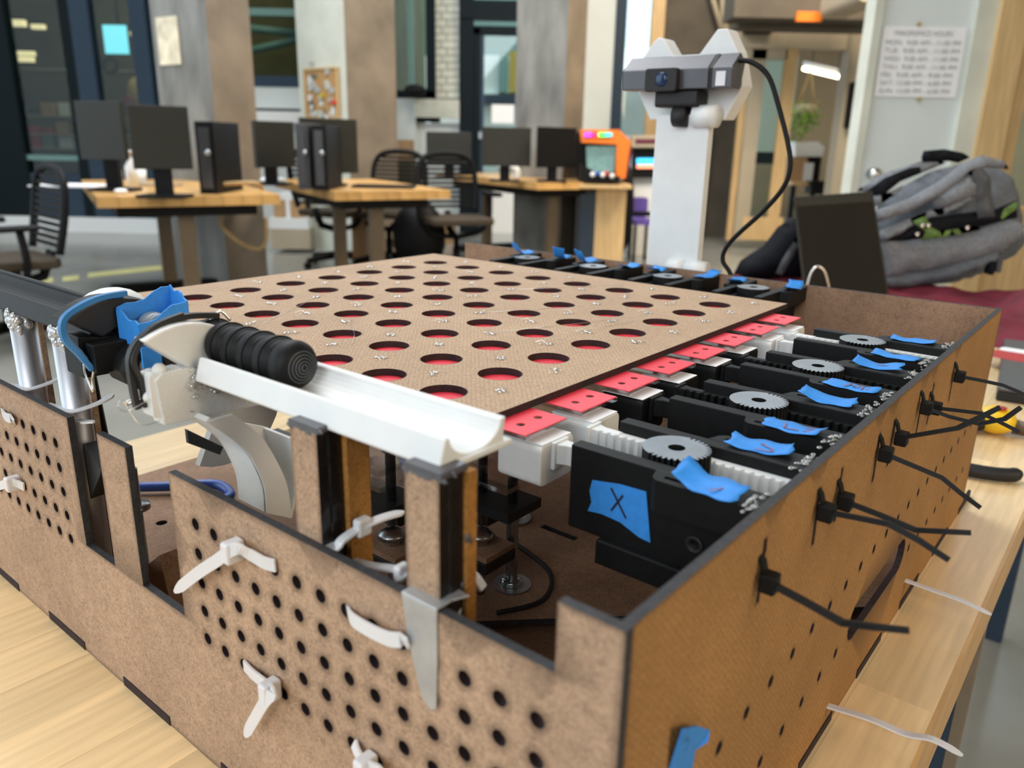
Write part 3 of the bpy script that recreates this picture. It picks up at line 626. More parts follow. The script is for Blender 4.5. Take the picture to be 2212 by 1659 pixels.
tie('white cable tie behind the front panel between the two posts', [tuple(bp(760, 1212, 1, -2.2)), tuple(bp(800, 1222, 1, -2.2)), tuple(bp(845, 1228, 1, -2.2)), tuple(bp(872, 1236, 1, -2.25)), tuple(bp(855, 1256, 1, -2.3))], 'white cable ties behind the front panel', True, tuple(bp(868, 1236, 1, -2.25)), wdt=.05, hs=.075)
tie('white cable tie curving around the right post by the duct tape', [(2.3, YR + .1, -1.0), tuple(bp(985, 1308, 1, -2.2)), tuple(bp(1008, 1270, 1, -1.9)), tuple(bp(1016, 1235, 1, -1.75)), (2.1, -1.7, -.9)], 'white cable ties behind the front panel', True, wdt=.05, taper=False)
for i, xt in enumerate((-5.78, -4.42)):
    tie('white cable tie around the %s aluminium tube' % ('leftmost' if i == 0 else 'right hand'), [(xt - .5, -2.5 + .12, -.68), (xt - .15, -2.38, -.64), (xt + .2, -2.36, -.62), (xt + .42, -2.1, -.52), (xt + .42, -1.9, -.45)], 'white cable ties on the tubes', True, wdt=.06)
tie('flat white cable tie tail poking out beside the tall left notch', [(-4.3, -2.3, -.66), tuple(bp(165, 908, 1, -2.3)), tuple(bp(203, 912, 1, -2.3))], 'white cable ties on the tubes', True, wdt=.06)
bt = [((1657, 1256), [(1657, 1250), (1740, 1300), (1820, 1345), (1890, 1354), (1963, 1362)], 'nearest the front corner'),
      ((1781, 1105), [(1781, 1098), (1850, 1118), (1920, 1132), (1985, 1167), (2050, 1210)], 'second from the front corner, tail sloping down'),
      ((1822, 1082), [(1822, 1080), (1900, 1112), (1978, 1145), (2040, 1148), (2097, 1151)], 'third from the front corner, with bright bent tail'),
      ((1910, 980), [(1910, 978), (1970, 1005), (2035, 1032), (2075, 1065), (2118, 1097)], 'fourth from the front corner, tail sloping far down'),
      ((1944, 946), [(1944, 944), (2010, 935), (2068, 925), (2110, 905), (2160, 880)], 'fifth from the front corner, tail rising'),
      ((1998, 880), [(1998, 878), (2050, 900), (2115, 916), (2170, 905), (2205, 880)], 'sixth from the front corner, tail dipping then rising'),
      ((2018, 881), [(2018, 880), (2070, 887), (2120, 893), (2160, 912), (2202, 933)], 'seventh from the front corner, tail straight then falling'),
      ((2070, 813), [(2070, 812), (2110, 820), (2166, 832), (2190, 842), (2230, 860)], 'farthest, next to the black laptop')]
for i, (hp, pl, lab) in enumerate(bt):
    hd = bp(*hp, 0, 4.02); ys = hd.y
    pts = [(3.9, ys, hd.z + .25), (3.97, ys, hd.z + .16), tuple(hd)] + [tuple(bp(u, v, 1, ys)) for u, v in pl[1:]]
    t = bthing('cable_tie', 'black cable tie on the right panel, ' + lab, 'cable tie', tuple(hd), 'black cable ties on the right panel')
    P = [Vector(p) for p in pts]; st = smooth_path(P[2:], 1); 
    part('strap', MB().tube(P[2:], [1, 1, 1, .95, .5], flat=(.04, .024), up=(0, .3, 1)).tube(P[:3], 1, flat=(.045, .012), up=(1, 0, .4)), 'btie', t)
    part('head', MB().rbox(hd.x - .05, hd.x + .09, hd.y - .075, hd.y + .075, hd.z - .085, hd.z + .085, .02, 'x'), 'btie', t, bevel=.0008)
for pl, lab in (([(1790, 1525), (1880, 1553), (1955, 1585), (2015, 1597), (2080, 1632)], 'lower'), ([(1957, 1254), (2030, 1280), (2085, 1300), (2142, 1328)], 'upper')):
    p0 = bp(*pl[0], 0, 3.95); pts = [(3.9, p0.y, p0.z)] + [tuple(bp(u, v, 1, p0.y)) for u, v in pl]
    tie('pale cable tie tail sticking out over the bench edge, the %s of two' % lab, pts, 'pale cable tie tails low on the right panel', True, wdt=.045)
# duct tape, hanging blue tape
dk = [(1.98, -.60), (2.36, -.60), (2.36, -1.05), (2.345, -1.48), (2.28, -1.52), (2.2, -1.47), (2.15, -1.35), (2.05, -1.0)]
dt = bthing('duct_tape', 'silver duct tape folded over the top edge of the front panel', 'tape', (2.18, YF, -1.4))
mm = MB().prism(dk, 'y', YF - .022, YF - .004); mm.box(1.98, 2.36, YF - .022, YR + .06, -.605, -.585); mm.prism([(1.98, YR + .06), (2.36, YR + .06), (2.42, YR + .2), (2.0, YR + .24)], 'z', -.60, -.585)
part('strip', mm, 'duct', dt, bevel=.0008)
v = [bp(u, w, 0, 4.02) for u, w in ((1472, 1572), (1500, 1566), (1529, 1575), (1524, 1600), (1515, 1628), (1508, 1670), (1462, 1670))]
mm = MB(); K = len(v)
mm.add([(3.955 + .07 * (i in (0, 1, 2, 3)) , p.y, p.z) for i, p in enumerate(v)] + [(3.97 + .07 * (i in (0, 1, 2, 3)), p.y, p.z) for i, p in enumerate(v)], [tuple(range(K))[::-1], tuple(range(K, 2 * K))] + [(i, (i + 1) % K, K + (i + 1) % K, K + i) for i in range(K)])
ht = bthing('tape_flag', 'blue masking tape flag on the lower right panel near the front corner', 'tape', (3.99, -1.6, -2.6))
part('flag', mm, 'tape', ht)
g = MB(); c0 = bp(1482, 1608, 0, 4.06)
for i in range(8):
    a0, a1 = -2.2 + i * .6, -2.2 + (i + 1) * .6
    p, q = Vector((c0.x, c0.y + .035 * math.cos(a0), c0.z + .05 * math.sin(a0))), Vector((c0.x, c0.y + .035 * math.cos(a1), c0.z + .05 * math.sin(a1))); d = (q - p).normalized(); nn = Vector((0, -d.z, d.y)) * .006
    g.add([p + nn, p - nn, q - nn, q + nn], [(0, 1, 2, 3)])
part('pen_mark', g, 'pen', ht)
# ---- mechanism inside the box
def bracket(u, v, lab):
    c = bp(u, v, 2, -2.78); x, y, z = c.x, c.y, -3.02; t = bthing('levelling_bracket', lab, 'bracket', (x, y, -3.85), 'brackets with carriage bolts inside the box')
    part('plate', MB().box(x - .42, x + .42, y - .34, y + .34, z - .24, z - .06), 'blackm', t, bevel=.001)
    part('wood_strip', MB().box(x - .4, x + .4, y - .32, y + .32, z - .06, z + .02), ['mdf_in'], t)
    part('carriage_bolt', MB().lathe([(.001, .27), (.1, .26), (.2, .19), (.23, .13), (.09, .12), (.09, -.25)] + [q for k in range(9) for q in ((.1, -.26 - .06 * k), (.08, -.29 - .06 * k))] + [(.08, -3.85 - z + .002), (.001, -3.85 - z + .002)], (x, y, z), 'z', 18), 'steel', t)
    part('nut', MB().lathe([(.001, 0), (.15, 0), (.15, .1), (.001, .1)], (x, y, z + .02), 'z', 6, smooth=False), 'steel', t)
bracket(1037, 1143, 'near bracket with a domed carriage bolt, right of the trough end post')
bracket(1037, 1053, 'far bracket with a domed carriage bolt, right of the trough end post')
bracket(848, 1143, 'near bracket with a domed carriage bolt, in the gap between the posts')
bracket(852, 1053, 'far bracket with a domed carriage bolt, in the gap between the posts')
for (u, v, u1, v1, lab) in ((1106, 1264, 1106, 1106, 'threaded rod standing on a washer inside the box'), (1112, 1120, 1098, 1035, 'brown threaded rod farther back inside the box')):
    c = bp(u, v, 2, -3.85); px, py = c.x, c.y; h = bp(u1, v1, 1, py).z + 3.85
    t = bthing('threaded_rod', lab, 'rod', (px, py, -3.85))
    pr = [(.001, 0)] + [q for k in range(int(h / .05)) for q in ((.085, .05 * k), (.07, .05 * k + .025))] + [(.001, h)]
    part('rod', MB().lathe(pr, (px, py, -3.85), 'z', 14), 'steel', t)
    part('washer', MB().lathe([(.09, 0), (.3, 0), (.3, .035), (.09, .035)], (px, py, -3.85), 'z', 26, smooth=False), 'steel', t)
    part('foot', MB().lathe([(.001, .035), (.19, .035), (.16, .13), (.001, .13)], (px, py, -3.85), 'z', 16), 'acrylic', t)
for (u, v, lab) in ((815, 1015, 'clear acrylic stand in the gap between the posts'), (1075, 1020, 'clear acrylic stand right of the trough end post')):
    c = bp(u, v, 2, -2.1); px, py = c.x, c.y
    t = bthing('acrylic_stand', lab, 'stand', (px, py, -3.85), 'clear stands inside the box')
    part('top_plate', MB().box(px - .5, px + .5, py - .4, py + .4, -1.95, -1.85), 'acrylic', t)
    part('lower_plate', MB().box(px - .5, px + .5, py - .4, py + .4, -2.2, -2.12), 'acrylic', t)
    part('black_plate', MB().box(px - .55, px + .55, py - .4, py + .4, -2.65, -2.5), 'blackm', t)
    for dx in (-.3, .3): part('leg', MB().lathe([(.001, -3.85), (.08, -3.85), (.08, -1.7), (.13, -1.7), (.13, -1.6), (.001, -1.6)], (px + dx, py, 0), 'z', 14), 'steel', t)
M['cream'] = mat('cream_plastic', (.62, .58, .42), .5)
solo('motor_block', MB().rbox(-5.9, -5.2, 4.3, 4.9, -3.85, -2.7, .08, 'z'), 'cream', 'cream block standing behind the acrylic stand between the posts', 'block')
M['bluec'] = mat('blue_cable', (.02, .09, .42), .35, var=.2)
solo('usb_cable', MB().tube(smooth_path([tuple(bp(u, v, 2, -3.7)) for u, v in ((220, 1052), (300, 1052), (380, 1050), (460, 1046), (490, 1058), (496, 1072), (470, 1090))], 5), .10, 8), 'bluec', 'translucent blue cable lying across the box floor', 'cable')
solo('usb_cable', MB().tube(smooth_path([(-4.6, 4.2, -2.2), (-4.5, 4.4, -1.5), (-4.8, 4.6, -2.4), (-5.2, 4.2, -3.2), (-4.6, 3.8, -3.6)], 5), .12, 8), 'bluec', 'blue cable looping behind the posts', 'cable')
M['redw'] = mat('red_wire', (.5, .02, .06), .4)
solo('red_wire', MB().tube(smooth_path([(-4.9, 4.0, -1.2), (-4.6, 4.3, -1.9), (-4.9, 4.6, -2.6)], 5), .04, 6), 'redw', 'thin red wire beside the blue cable behind the posts', 'wire')
solo('red_wire', MB().tube(smooth_path([(3.86, 3.3, -3.08), (3.7, 3.9, -3.0), (3.6, 4.6, -2.8), (3.72, 5.0, -2.75), (3.6, 5.4, -2.95)], 5), .035, 6), 'redw', 'red wire inside the oval opening of the right panel', 'wire')
solo('grey_wire', MB().tube(smooth_path([(3.5, 4.2, -3.2), (3.6, 4.5, -2.85), (3.85, 4.8, -2.72), (3.6, 4.9, -2.95)], 5), .04, 6), 'tie', 'pale wire bent up in the oval opening of the right panel', 'wire')
solo('black_wire', MB().tube(smooth_path([(-.4, 1.5, -3.8), (-.1, 2.2, -3.8), (-.5, 2.9, -3.78), (-1.6, 3.3, -3.8)], 5), .04, 6), 'blackm', 'black wire lying by the threaded rod washer', 'wire')
cbt = bthing('circuit_board', 'small circuit board with pin headers left of the posts', 'circuit board', (-4.5, 3.6, -3.4))
cp = bp(650, 975, 2, -3.4)
part('board', MB().box(cp.x - .5, cp.x + .5, cp.y - .4, cp.y + .4, -3.42, -3.36), 'green', cbt)
part('pin_header', MB().box(cp.x - .45, cp.x + .4, cp.y - .35, cp.y - .2, -3.36, -2.95), 'blackm', cbt)
part('standoff', MB().box(cp.x - .2, cp.x + .2, cp.y - .2, cp.y + .2, -3.85, -3.42), 'blackm', cbt)
for i, (u, v) in enumerate(((205, 1100), (215, 1075))):
    q = bp(u, v, 1, -1.7)
    t = bthing('long_bolt', 'long brass bolt seen through the tall left notch, %s one' % ('front' if i == 0 else 'rear'), 'bolt', (q.x, q.y, -3.85), 'bolts in the left notch')
    part('shaft', MB().lathe([(.001, -3.85), (.08, -3.85), (.08, -2.0), (.001, -2.0)], (q.x + .25 * i, q.y + .4 * i, 0), 'z', 12), 'steel', t)
    part('washer', MB().lathe([(.08, -2.65), (.2, -2.65), (.2, -2.58), (.08, -2.58)], (q.x + .25 * i, q.y + .4 * i, 0), 'z', 18), 'steel', t)
solo('corner_bracket', MB().prism([(-4.0, -1.0), (-3.55, -1.22), (-3.6, -1.3), (-4.0, -1.75)], 'y', -2.36, -2.1), 'blackm', 'black triangular bracket behind the tall left notch', 'bracket')
solo('corner_bracket', MB().prism([(-4.1, -3.1), (-3.3, -2.5), (-3.1, -3.4), (-4.1, -3.85)], 'y', -1.9, -1.6), 'mdf_in', 'brown gusset low behind the tall left notch', 'bracket')
# ---- webcam tower behind the box
tw = bthing('camera_tower', 'tall white printed tower with a hinged foot behind the box', 'tower', (-3.2, 11.4, ZT))
part('mast', MB().rbox(-3.87, -2.5, 11.3, 11.56, ZT, 3.4, .12, 'y'), 'white', tw, bevel=.001)
part('foot', MB().box(-4.3, -2.0, 11.05, 12.4, ZT, ZT + .2), 'white', tw)
part('hinge_barrel', MB().lathe([(.001, -3.2), (.21, -3.2), (.21, -2.78), (.001, -2.78)], (0, 11.26, -.12), 'x', 20), 'white', tw); part('hinge_barrel', MB().lathe([(.001, -2.75), (.22, -2.75), (.22, -2.22), (.001, -2.22)], (0, 11.28, -.12), 'x', 20), 'white', tw)
part('hinge_barrel', MB().lathe([(.001, -2.85), (.25, -2.85), (.25, -2.3), (.001, -2.3)], (0, 11.28, 3.36), 'x', 22), 'white', tw)
part('knob', MB().lathe([(.001, -3.32), (.24, -3.32), (.24, -3.02), (.001, -3.02)], (0, 11.2, 3.36), 'x', 22), 'blackm', tw, 'black hinge knob')
hd = [(-4.42, 3.62), (-4.22, 3.30), (-2.28, 3.30), (-1.92, 4.02), (-2.12, 4.72), (-2.42, 5.22), (-2.66, 5.22), (-3.05, 4.72), (-3.72, 4.72), (-4.0, 5.10), (-4.14, 5.14), (-4.26, 5.05), (-4.62, 4.6), (-4.75, 4.2)]
part('cat_head', MB().prism(hd, 'y', 11.62, 12.15), 'white', tw, 'white back plate with two pointed ears', bevel=.001)
wc = bthing('webcam', 'grey webcam mounted on the white tower', 'webcam', (-3.3, 11.1, 3.5))
M['camgrey'] = mat('webcam_grey', (.10, .10, .11), .3, metal=.45, var=.05)
cs = [(10.98, 3.93), (10.95, 4.36), (11.33, 4.68), (11.6, 4.5), (11.45, 3.93)]
part('body', MB().prism(cs, 'x', -4.66, -2.46), 'camgrey', wc, bevel=.0012)
part('seam_band', MB().prism([(p[0] + (.03 if p[0] < 11.2 else -.03), p[1] * .985 + .064) for p in cs], 'x', -2.46, -2.37), 'blackm', wc)
part('end_cap', MB().prism(cs, 'x', -2.37, -1.9), 'camgrey', wc, bevel=.0012)
part('light_window', MB().box(-2.27, -2.05, 10.945, 10.97, 3.98, 4.28), 'tie', wc, 'pale light window')
part('lens_housing', MB().rbox(-3.95, -3.15, 10.78, 10.96, 3.88, 4.38, .06, 'y'), 'blackm', wc, bevel=.001)
part('lens', MB().lathe([(.001, 10.745), (.1, 10.752), (.16, 10.775), (.16, 10.8)], (-3.52, 0, 4.14), 'y', 24), 'lens', wc, 'dark blue lens')
part('clip', MB().rbox(-3.78, -2.72, 11.0, 11.55, 3.55, 3.92, .08, 'x'), 'blackm', wc, bevel=.001)
cab = [(1592, 130), (1625, 135), (1660, 165), (1682, 230), (1702, 310), (1707, 360), (1692, 405), (1650, 455), (1590, 510), (1566, 540), (1562, 565), (1578, 592), (1590, 640)]
solo('camera_cable', MB().tube(smooth_path([tuple(bp(u, v, 1, 11.25)) for u, v in cab], 6), .055, 8), 'btie', 'black cable curving down from the webcam to the box', 'cable')
# ================================================================== the room
def structure(name, mb, mats, bevel=0): return solo(name, mb, mats, None, None, None, False, bevel, 'structure')
def spart(name, mb, mats, parent, label=None): return part(name, mb, mats, parent, label)
def span(u0, v0, u1, v1, Y):                      # x0, x1, z0, z1 of a picture rectangle at depth Y
    vm = (v0 + v1) / 2; a, b = at(u0, vm, Y), at(u1, vm, Y); um = (u0 + u1) / 2
    return a.x, b.x, at(um, v1, Y).z, at(um, v0, Y).z
def slab(mb, u0, v0, u1, v1, Y, d=.1, m=0):
    x0, x1, z0, z1 = span(u0, v0, u1, v1, Y); return mb.box(x0, x1, Y, Y + d, z0, z1, m)
M['floor'] = mat('polished_concrete', (.27, .27, .245), .16, var=.22, scale=1.6)
M['conc'] = mat('raw_concrete', (.215, .175, .13), .7, var=.25, scale=3.5, bump=.3, bscale=40)
M['concd'] = mat('dark_concrete', (.085, .07, .052), .7, var=.25, scale=3)
M['concl'] = mat('pale_concrete', (.62, .63, .54), .6, var=.12, scale=3)  # daylight is put into this colour on the middle column's left face
M['concg'] = mat('daylit_grey_concrete', (.20, .20, .185), .6, var=.45, scale=5, stretch=(1, 1, .35))  # left faces of the grey columns, their daylight put into the colour
M['block'] = mat('cream_block', (.52, .54, .47), .7, var=.12, scale=9, objvar=.08)
M['wallp'] = mat('pale_wall', (.66, .72, .72), .6, var=.05, scale=2)
M['beige'] = mat('beige_wall', (.42, .36, .26), .6, var=.08, scale=2)
M['steelf'] = mat('dark_steel_frame', (.006, .012, .015), .6, var=.1, spec=.12)
M['steelb'] = mat('blue_and_lit_steel', (.028, .05, .08), .5, var=.1, spec=.2)  # blue light on the left mullions is put into this colour
M['glass'] = glass_mat('window_glass', (.85, .93, .93), .05)
M['glassd'] = glass_mat('dim_glass', (.66, .76, .76), .018)
M['olive'] = mat('workshop_wall', (.10, .085, .03), .8, var=.3, scale=2)
M['woodl'] = mat('pale_wood', (.62, .42, .20), .45, var=.15, scale=8, stretch=(6, 6, .5))
M['desk'] = mat('desk_maple', (.66, .38, .13), .3, var=.15, scale=12, stretch=(1, 7, 1), objvar=.12)
M['mon'] = mat('monitor_face', (.030, .031, .026), .5, var=.08, scale=3, spec=.25)
M['pc'] = mat('pc_case', (.006, .006, .007), .55, var=.2, spec=.2)
M['pcg'] = mat('pc_side', (.045, .045, .048), .4, var=.2)
M['chair'] = mat('chair_black', (.006, .006, .007), .55, var=.2, spec=.2)
M['card'] = mat('cardboard', (.45, .28, .14), .8, var=.1)
M['orange'] = mat('orange_print', (.85, .20, .02), .4, var=.05)
M['plum'] = mat('plum_side', (.13, .02, .05), .4)
M['screen'] = mat('arcade_screen', (.18, .32, .30), .4, emit=.5, var=.3, scale=30)
M['lamp'] = mat('tube_lamp', (1, .87, .62), .5, emit=9, var=0)
M['lampc'] = mat('bright_window_glow', (.25, .75, .85), .5, emit=1.6, var=.05)  # emission stands in for daylight in the workshop's bright window
M['leaf'] = mat('plant_leaf', (.22, .38, .05), .5, var=.4, scale=30)
M['purple'] = mat('purple_plastic', (.14, .09, .42), .5)
M['whitep'] = mat('white_gloss', (.8, .82, .82), .4, var=.03)
M['yline'] = mat('yellow_line', (.50, .48, .20), .5, var=.2, scale=6)
M['backd'] = mat('facade_pale', (.80, .86, .84), .7, var=.12, scale=2)
M['facy'] = mat('facade_ochre', (.45, .33, .05), .7, var=.1)
M['facg'] = mat('facade_teal', (.14, .27, .25), .5, var=.1)
structure('floor', MB().box(-9, 9, -4.2, 17, -.1, 0), 'floor')
structure('ceiling', MB().box(-9, 7, -4.2, 8.2, 6.0, 6.2), 'conc')
structure('wall_front', MB().box(-9, 7, -4.3, -4.2, 0, 6.0), 'conc')
structure('wall_east', MB().box(6.9, 7, -4.2, 9.6, 0, 6.0), 'beige')
# ---- yellow line on the floor
for i, (a, b) in enumerate((((-60, 614), (60, 604)), ((85, 602), (115, 599)), ((135, 598), (170, 594)), ((190, 590), (360, 572)))):
    p, q = gz(*a, .003), gz(*b, .003); p2, q2 = gz(a[0], a[1] + 9, .003), gz(b[0], b[1] + 9, .003)
    tag(solo('floor_line', MB().hexa([p2 - Vector((0, 0, .002)), q2 - Vector((0, 0, .002)), q - Vector((0, 0, .002)), p - Vector((0, 0, .002)), p2, q2, q, p]), 'yline', None, None, None, False), kind='structure')
# ---- columns
def column(name, L, C, R, mL, mR, h=6):
    B = L + R - C; m = MB(); pts = [L, C, R, B]
    for i in range(4):
        a, b = pts[i], pts[(i + 1) % 4]
        m.add([(a.x, a.y, 0), (b.x, b.y, 0), (b.x, b.y, h), (a.x, a.y, h)], [(0, 1, 2, 3)], 0 if i == 0 else 1)  # left face has its own paler colour, with the light on it included
    m.add([(p.x, p.y, h) for p in pts], [(0, 1, 2, 3)], 1)
    return structure(name, m, [mL, mR])
def hz(u, Y, v=290): p = at(u, v, Y); return Vector((p.x, p.y, 0))
C1 = (hz(352, 5.95), hz(467, 5.6), hz(557, 5.95)); column('trim_1', *C1, 'concg', 'conc')
C2 = (hz(652, 7.8), hz(753, 7.35), hz(858, 7.8)); column('trim_2', *C2, 'concl', 'conc')
C3 = (hz(1112, 7.5), hz(1218, 7.2), hz(1258, 7.5)); column('trim_3', *C3, 'concg', 'conc')
def panel_on(P, Q, u0, v0, u1, v1, off=.02):           # rectangle lying on the face P-Q, as 4 corners and the outward normal
    n = Vector((-(Q.y - P.y), Q.x - P.x, 0)).normalized()
    if n.y > 0: n = -n
    return [vpl(u, v, P, Q) for u, v in ((u0, v1), (u1, v1), (u1, v0), (u0, v0))], n
def board_on(P, Q, u0, v0, u1, v1, t=.02, grow=0):
    c, n = panel_on(P, Q, u0, v0, u1, v1)
    x = (c[1] - c[0]); x.z = 0; w = x.length; x.normalize(); z0 = min(c[0].z, c[1].z); z1 = max(c[2].z, c[3].z); o = Vector((c[0].x, c[0].y, 0))
    def P_(a, z, k): q = o + x * a + n * k; return Vector((q.x, q.y, z))
    return P_, w, z0, z1
P_, w_, z0, z1 = board_on(C1[0], C1[1], 338, 142, 383, 34)
pst = thing('poster', 'cream paper poster taped to the grey face of the left concrete column', 'poster', P_(w_ / 2, z0, .01))
pst_ref = P_(w_ / 2, z0, .01); INFO[pst.name] = (pst_ref, 1, Vector((0, 0, 0)))
part('sheet', MB().hexa([P_(0, z0, .004), P_(w_, z0, .004), P_(w_, z0, .012), P_(0, z0, .012), P_(0, z1, .004), P_(w_, z1, .004), P_(w_, z1, .012), P_(0, z1, .012)]), mat('poster_cream', (.78, .70, .52), .6, var=.25, scale=12), pst)
P_, w_, z0, z1 = board_on(C2[0], C2[1], 660, 252, 733, 148)
ck = thing('cork_board', 'framed cork board crowded with small papers on the pale column', 'cork board', P_(w_ / 2, z0, .01)); INFO[ck.name] = (P_(w_ / 2, z0, .01), 1, Vector((0, 0, 0)))
def pbox(P_, a0, a1, z0, z1, k0, k1): return MB().hexa([P_(a0, z0, k0), P_(a1, z0, k0), P_(a1, z0, k1), P_(a0, z0, k1), P_(a0, z1, k0), P_(a1, z1, k0), P_(a1, z1, k1), P_(a0, z1, k1)])
part('cork', pbox(P_, 0, w_, z0, z1, .004, .02), mat('cork', (.45, .26, .10), .8), ck)
for a in ((0, w_, z1 - .015, z1), (0, w_, z0, z0 + .015), (0, .015, z0, z1), (w_ - .015, w_, z0, z1)): part('frame', pbox(P_, *a, .004, .032), 'woodl', ck)
r = random.Random(11); pm = [mat('paper_%s' % nm, c, .7, var=.3, scale=60) for nm, c in (('white', (.7, .7, .68)), ('grey', (.42, .42, .40)), ('dark', (.12, .12, .11)), ('pale', (.55, .58, .55)))]
for i in range(34):
    a, z = r.uniform(.03, w_ - .09), r.uniform(z0 + .05, z1 - .09); part('pinned_paper', pbox(P_, a, a + r.uniform(.03, .07), z, z + r.uniform(.03, .07), .02, .022 + .0006 * i), pm[i % 4], ck)
part('pinned_paper', pbox(P_, w_ - .08, w_ - .03, z0 + (z1 - z0) * .66, z0 + (z1 - z0) * .74, .02, .05), mat('paper_red', (.65, .06, .05), .6), ck, 'red note')
part('pinned_paper', pbox(P_, w_ * .5, w_ * .5 + .05, z0 + (z1 - z0) * .52, z0 + (z1 - z0) * .6, .02, .05), mat('paper_yellow', (.55, .42, .03), .6), ck, 'yellow note')
# ---- left glazing and the workshop behind it
YG = 8.9
wl = thing('window_1', None, None, (-3.6, YG, 0), 0, (-3.6, YG, 0), 1, None, 'structure')
def gp(name, u0, v0, u1, v1, mt, d=.12, dy=0, lab=None):
    m = MB(); slab(m, u0, v0, u1, v1, YG + dy, d); return part(name, m, mt, wl, lab)
for u0, u1, mt in ((-60, 46, 'steelf'), (160, 182, 'steelf'), (182, 222, 'steelb'), (306, 340, 'steelb')):
    a, b = at(u0, 250, YG), at(u1, 250, YG); part('mullion', MB().box(a.x, b.x, YG - .04, YG + .1, .12, 4.2), mt, wl)
a, b = at(-80, 250, YG), at(380, 250, YG)
part('sill_rail', MB().box(a.x, b.x, YG - .02, YG + .1, .12, .62), 'steelb', wl)
part('kerb', MB().box(a.x - 1, b.x + .6, YG - .1, YG + .1, 0, .16), 'whitep', wl, 'pale kerb strip along the floor')
part('mid_rail', MB().box(a.x, at(182, 340, YG).x, YG - .02, YG + .1, at(100, 346, YG).z, at(100, 335, YG).z), 'facg', wl)
part('pane', MB().box(a.x, b.x, YG + .02, YG + .03, .6, 4.2), 'glassd', wl)
structure('wall_left', MB().box(-9, -8.8, 6, 13, 0, 4.2).box(-9, a.x, YG, YG + .2, 0, 4.2), 'conc')
structure('wall_workshop', MB().box(-8.8, -1.4, 12.6, 12.7, 0, 4.3).box(-1.5, -1.4, 9.6, 12.6, 0, 4.3).box(-8.8, -1.4, 9.2, 12.7, 4.2, 4.3), 'olive')
sh = thing('shelving_unit', 'long shelf unit of small boxes behind the left window', 'shelves', (-5.6, 11.6, 0), 0, (-5.6, 11.6, 0))
xa, xb = at(30, 290, 11.6).x, at(330, 290, 11.6).x
for v in (150, 250, 290, 320): z = at(150, v, 11.6).z; part('shelf', MB().box(xa, xb, 11.5, 11.95, z - .02, z), 'beige', sh)
for x in (xa, (xa + xb) / 2, xb): part('upright', MB().box(x - .03, x + .03, 11.5, 11.95, 0, 2.4), 'steelf', sh)
r = random.Random(4); bc_ = [('white storage box', 'whitep'), ('brown storage box', 'card'), ('red storage box', 'redbin'), ('blue grey storage box', 'facg'), ('dark storage box', 'pc')]
M['redbin'] = mat('red_bin', (.45, .03, .03), .5)
rows = {250: 'upper', 290: 'middle', 320: 'lower'}
for v, rw in rows.items():
    u = 62; i = 0
    while u < 320:
        w = r.uniform(14, 30); h = r.uniform(.08, .2); nm, mt = r.choice(bc_); z = at(150, v, 11.6).z
        x0, x1 = at(u, v, 11.86).x, at(u + w, v, 11.86).x
        solo('storage_box', MB().box(x0, x1, 11.52, 11.8, z + .001, z + h), mt, '%s on the %s shelf behind the left window, %s along it' % (nm, rw, ['first', 'second', 'third', 'fourth', 'fifth', 'sixth', 'seventh', 'eighth', 'ninth', 'tenth', 'eleventh'][i]), 'box', 'boxes on the workshop shelves', False)
        u += w + r.uniform(4, 16); i += 1
for i, (u0, v0, u1, v1, lab) in enumerate(((22, 42, 50, 56, 'upper left'), (66, 52, 92, 62, 'upper right'), (30, 110, 70, 120, 'lower left'), (32, 122, 68, 133, 'lowest left'), (280, 68, 302, 77, 'right of the mullion'))):
    lt = thing('workshop_lamp', 'glowing strip lamp %s behind the left window' % lab, 'lamp', at((u0 + u1) / 2, v1, 11.2), 0, at((u0 + u1) / 2, v1, 11.2), 1, 'lamps in the workshop')
    part('housing', slab(MB(), u0 - 2, v0 - 5, u1 + 2, v0, 11.2, .08), 'steelf', lt); part('diffuser', slab(MB(), u0, v0, u1, v1, 11.18, .08), mat('lamp_%d' % i, (1, .72, .38), .5, emit=1.4, var=0), lt)
ws_ = thing('workshop_bright_window', 'bright pale blue window glowing behind the left window', 'screen', at(248, 115, 11), 0, at(248, 115, 11), 1)  # glowing panel in place of a bright window, with an added hanger
part('panel', slab(MB(), 224, 54, 274, 116, 10.9, .03), 'lampc', ws_); part('glow_frame', slab(MB(), 221, 51, 277, 119, 10.93, .04), 'steelf', ws_)
part('glow_hanger', slab(MB(), 246, -70, 250, 53, 10.94, .02), 'steelf', ws_)
solo('round_hoop', MB().tube([at(238 + 15 * math.cos(a), 142 + 15 * math.sin(a), 11.3) for a in [2 * PI * q / 20 for q in range(20)]], .03, 6, closed=True), 'pc', 'dark round hoop hanging behind the left window', 'hoop', None, False)
M['tan'] = mat('tan_cloth', (.42, .29, .10), .8); M['maroon'] = mat('maroon_cloth', (.16, .01, .025), .75, var=.25, scale=20)
solo('draped_coat', MB().ball(at(296, 205, 10.9), .13, 12, sc=(1, .7, 1.7)), 'tan', 'tan coat hanging behind the left window', 'coat', None, False)
solo('draped_coat', MB().ball(at(280, 232, 10.6), .10, 12, sc=(1, .7, 1.6)), 'maroon', 'maroon coat hanging between the two left monitors', 'coat', None, False)
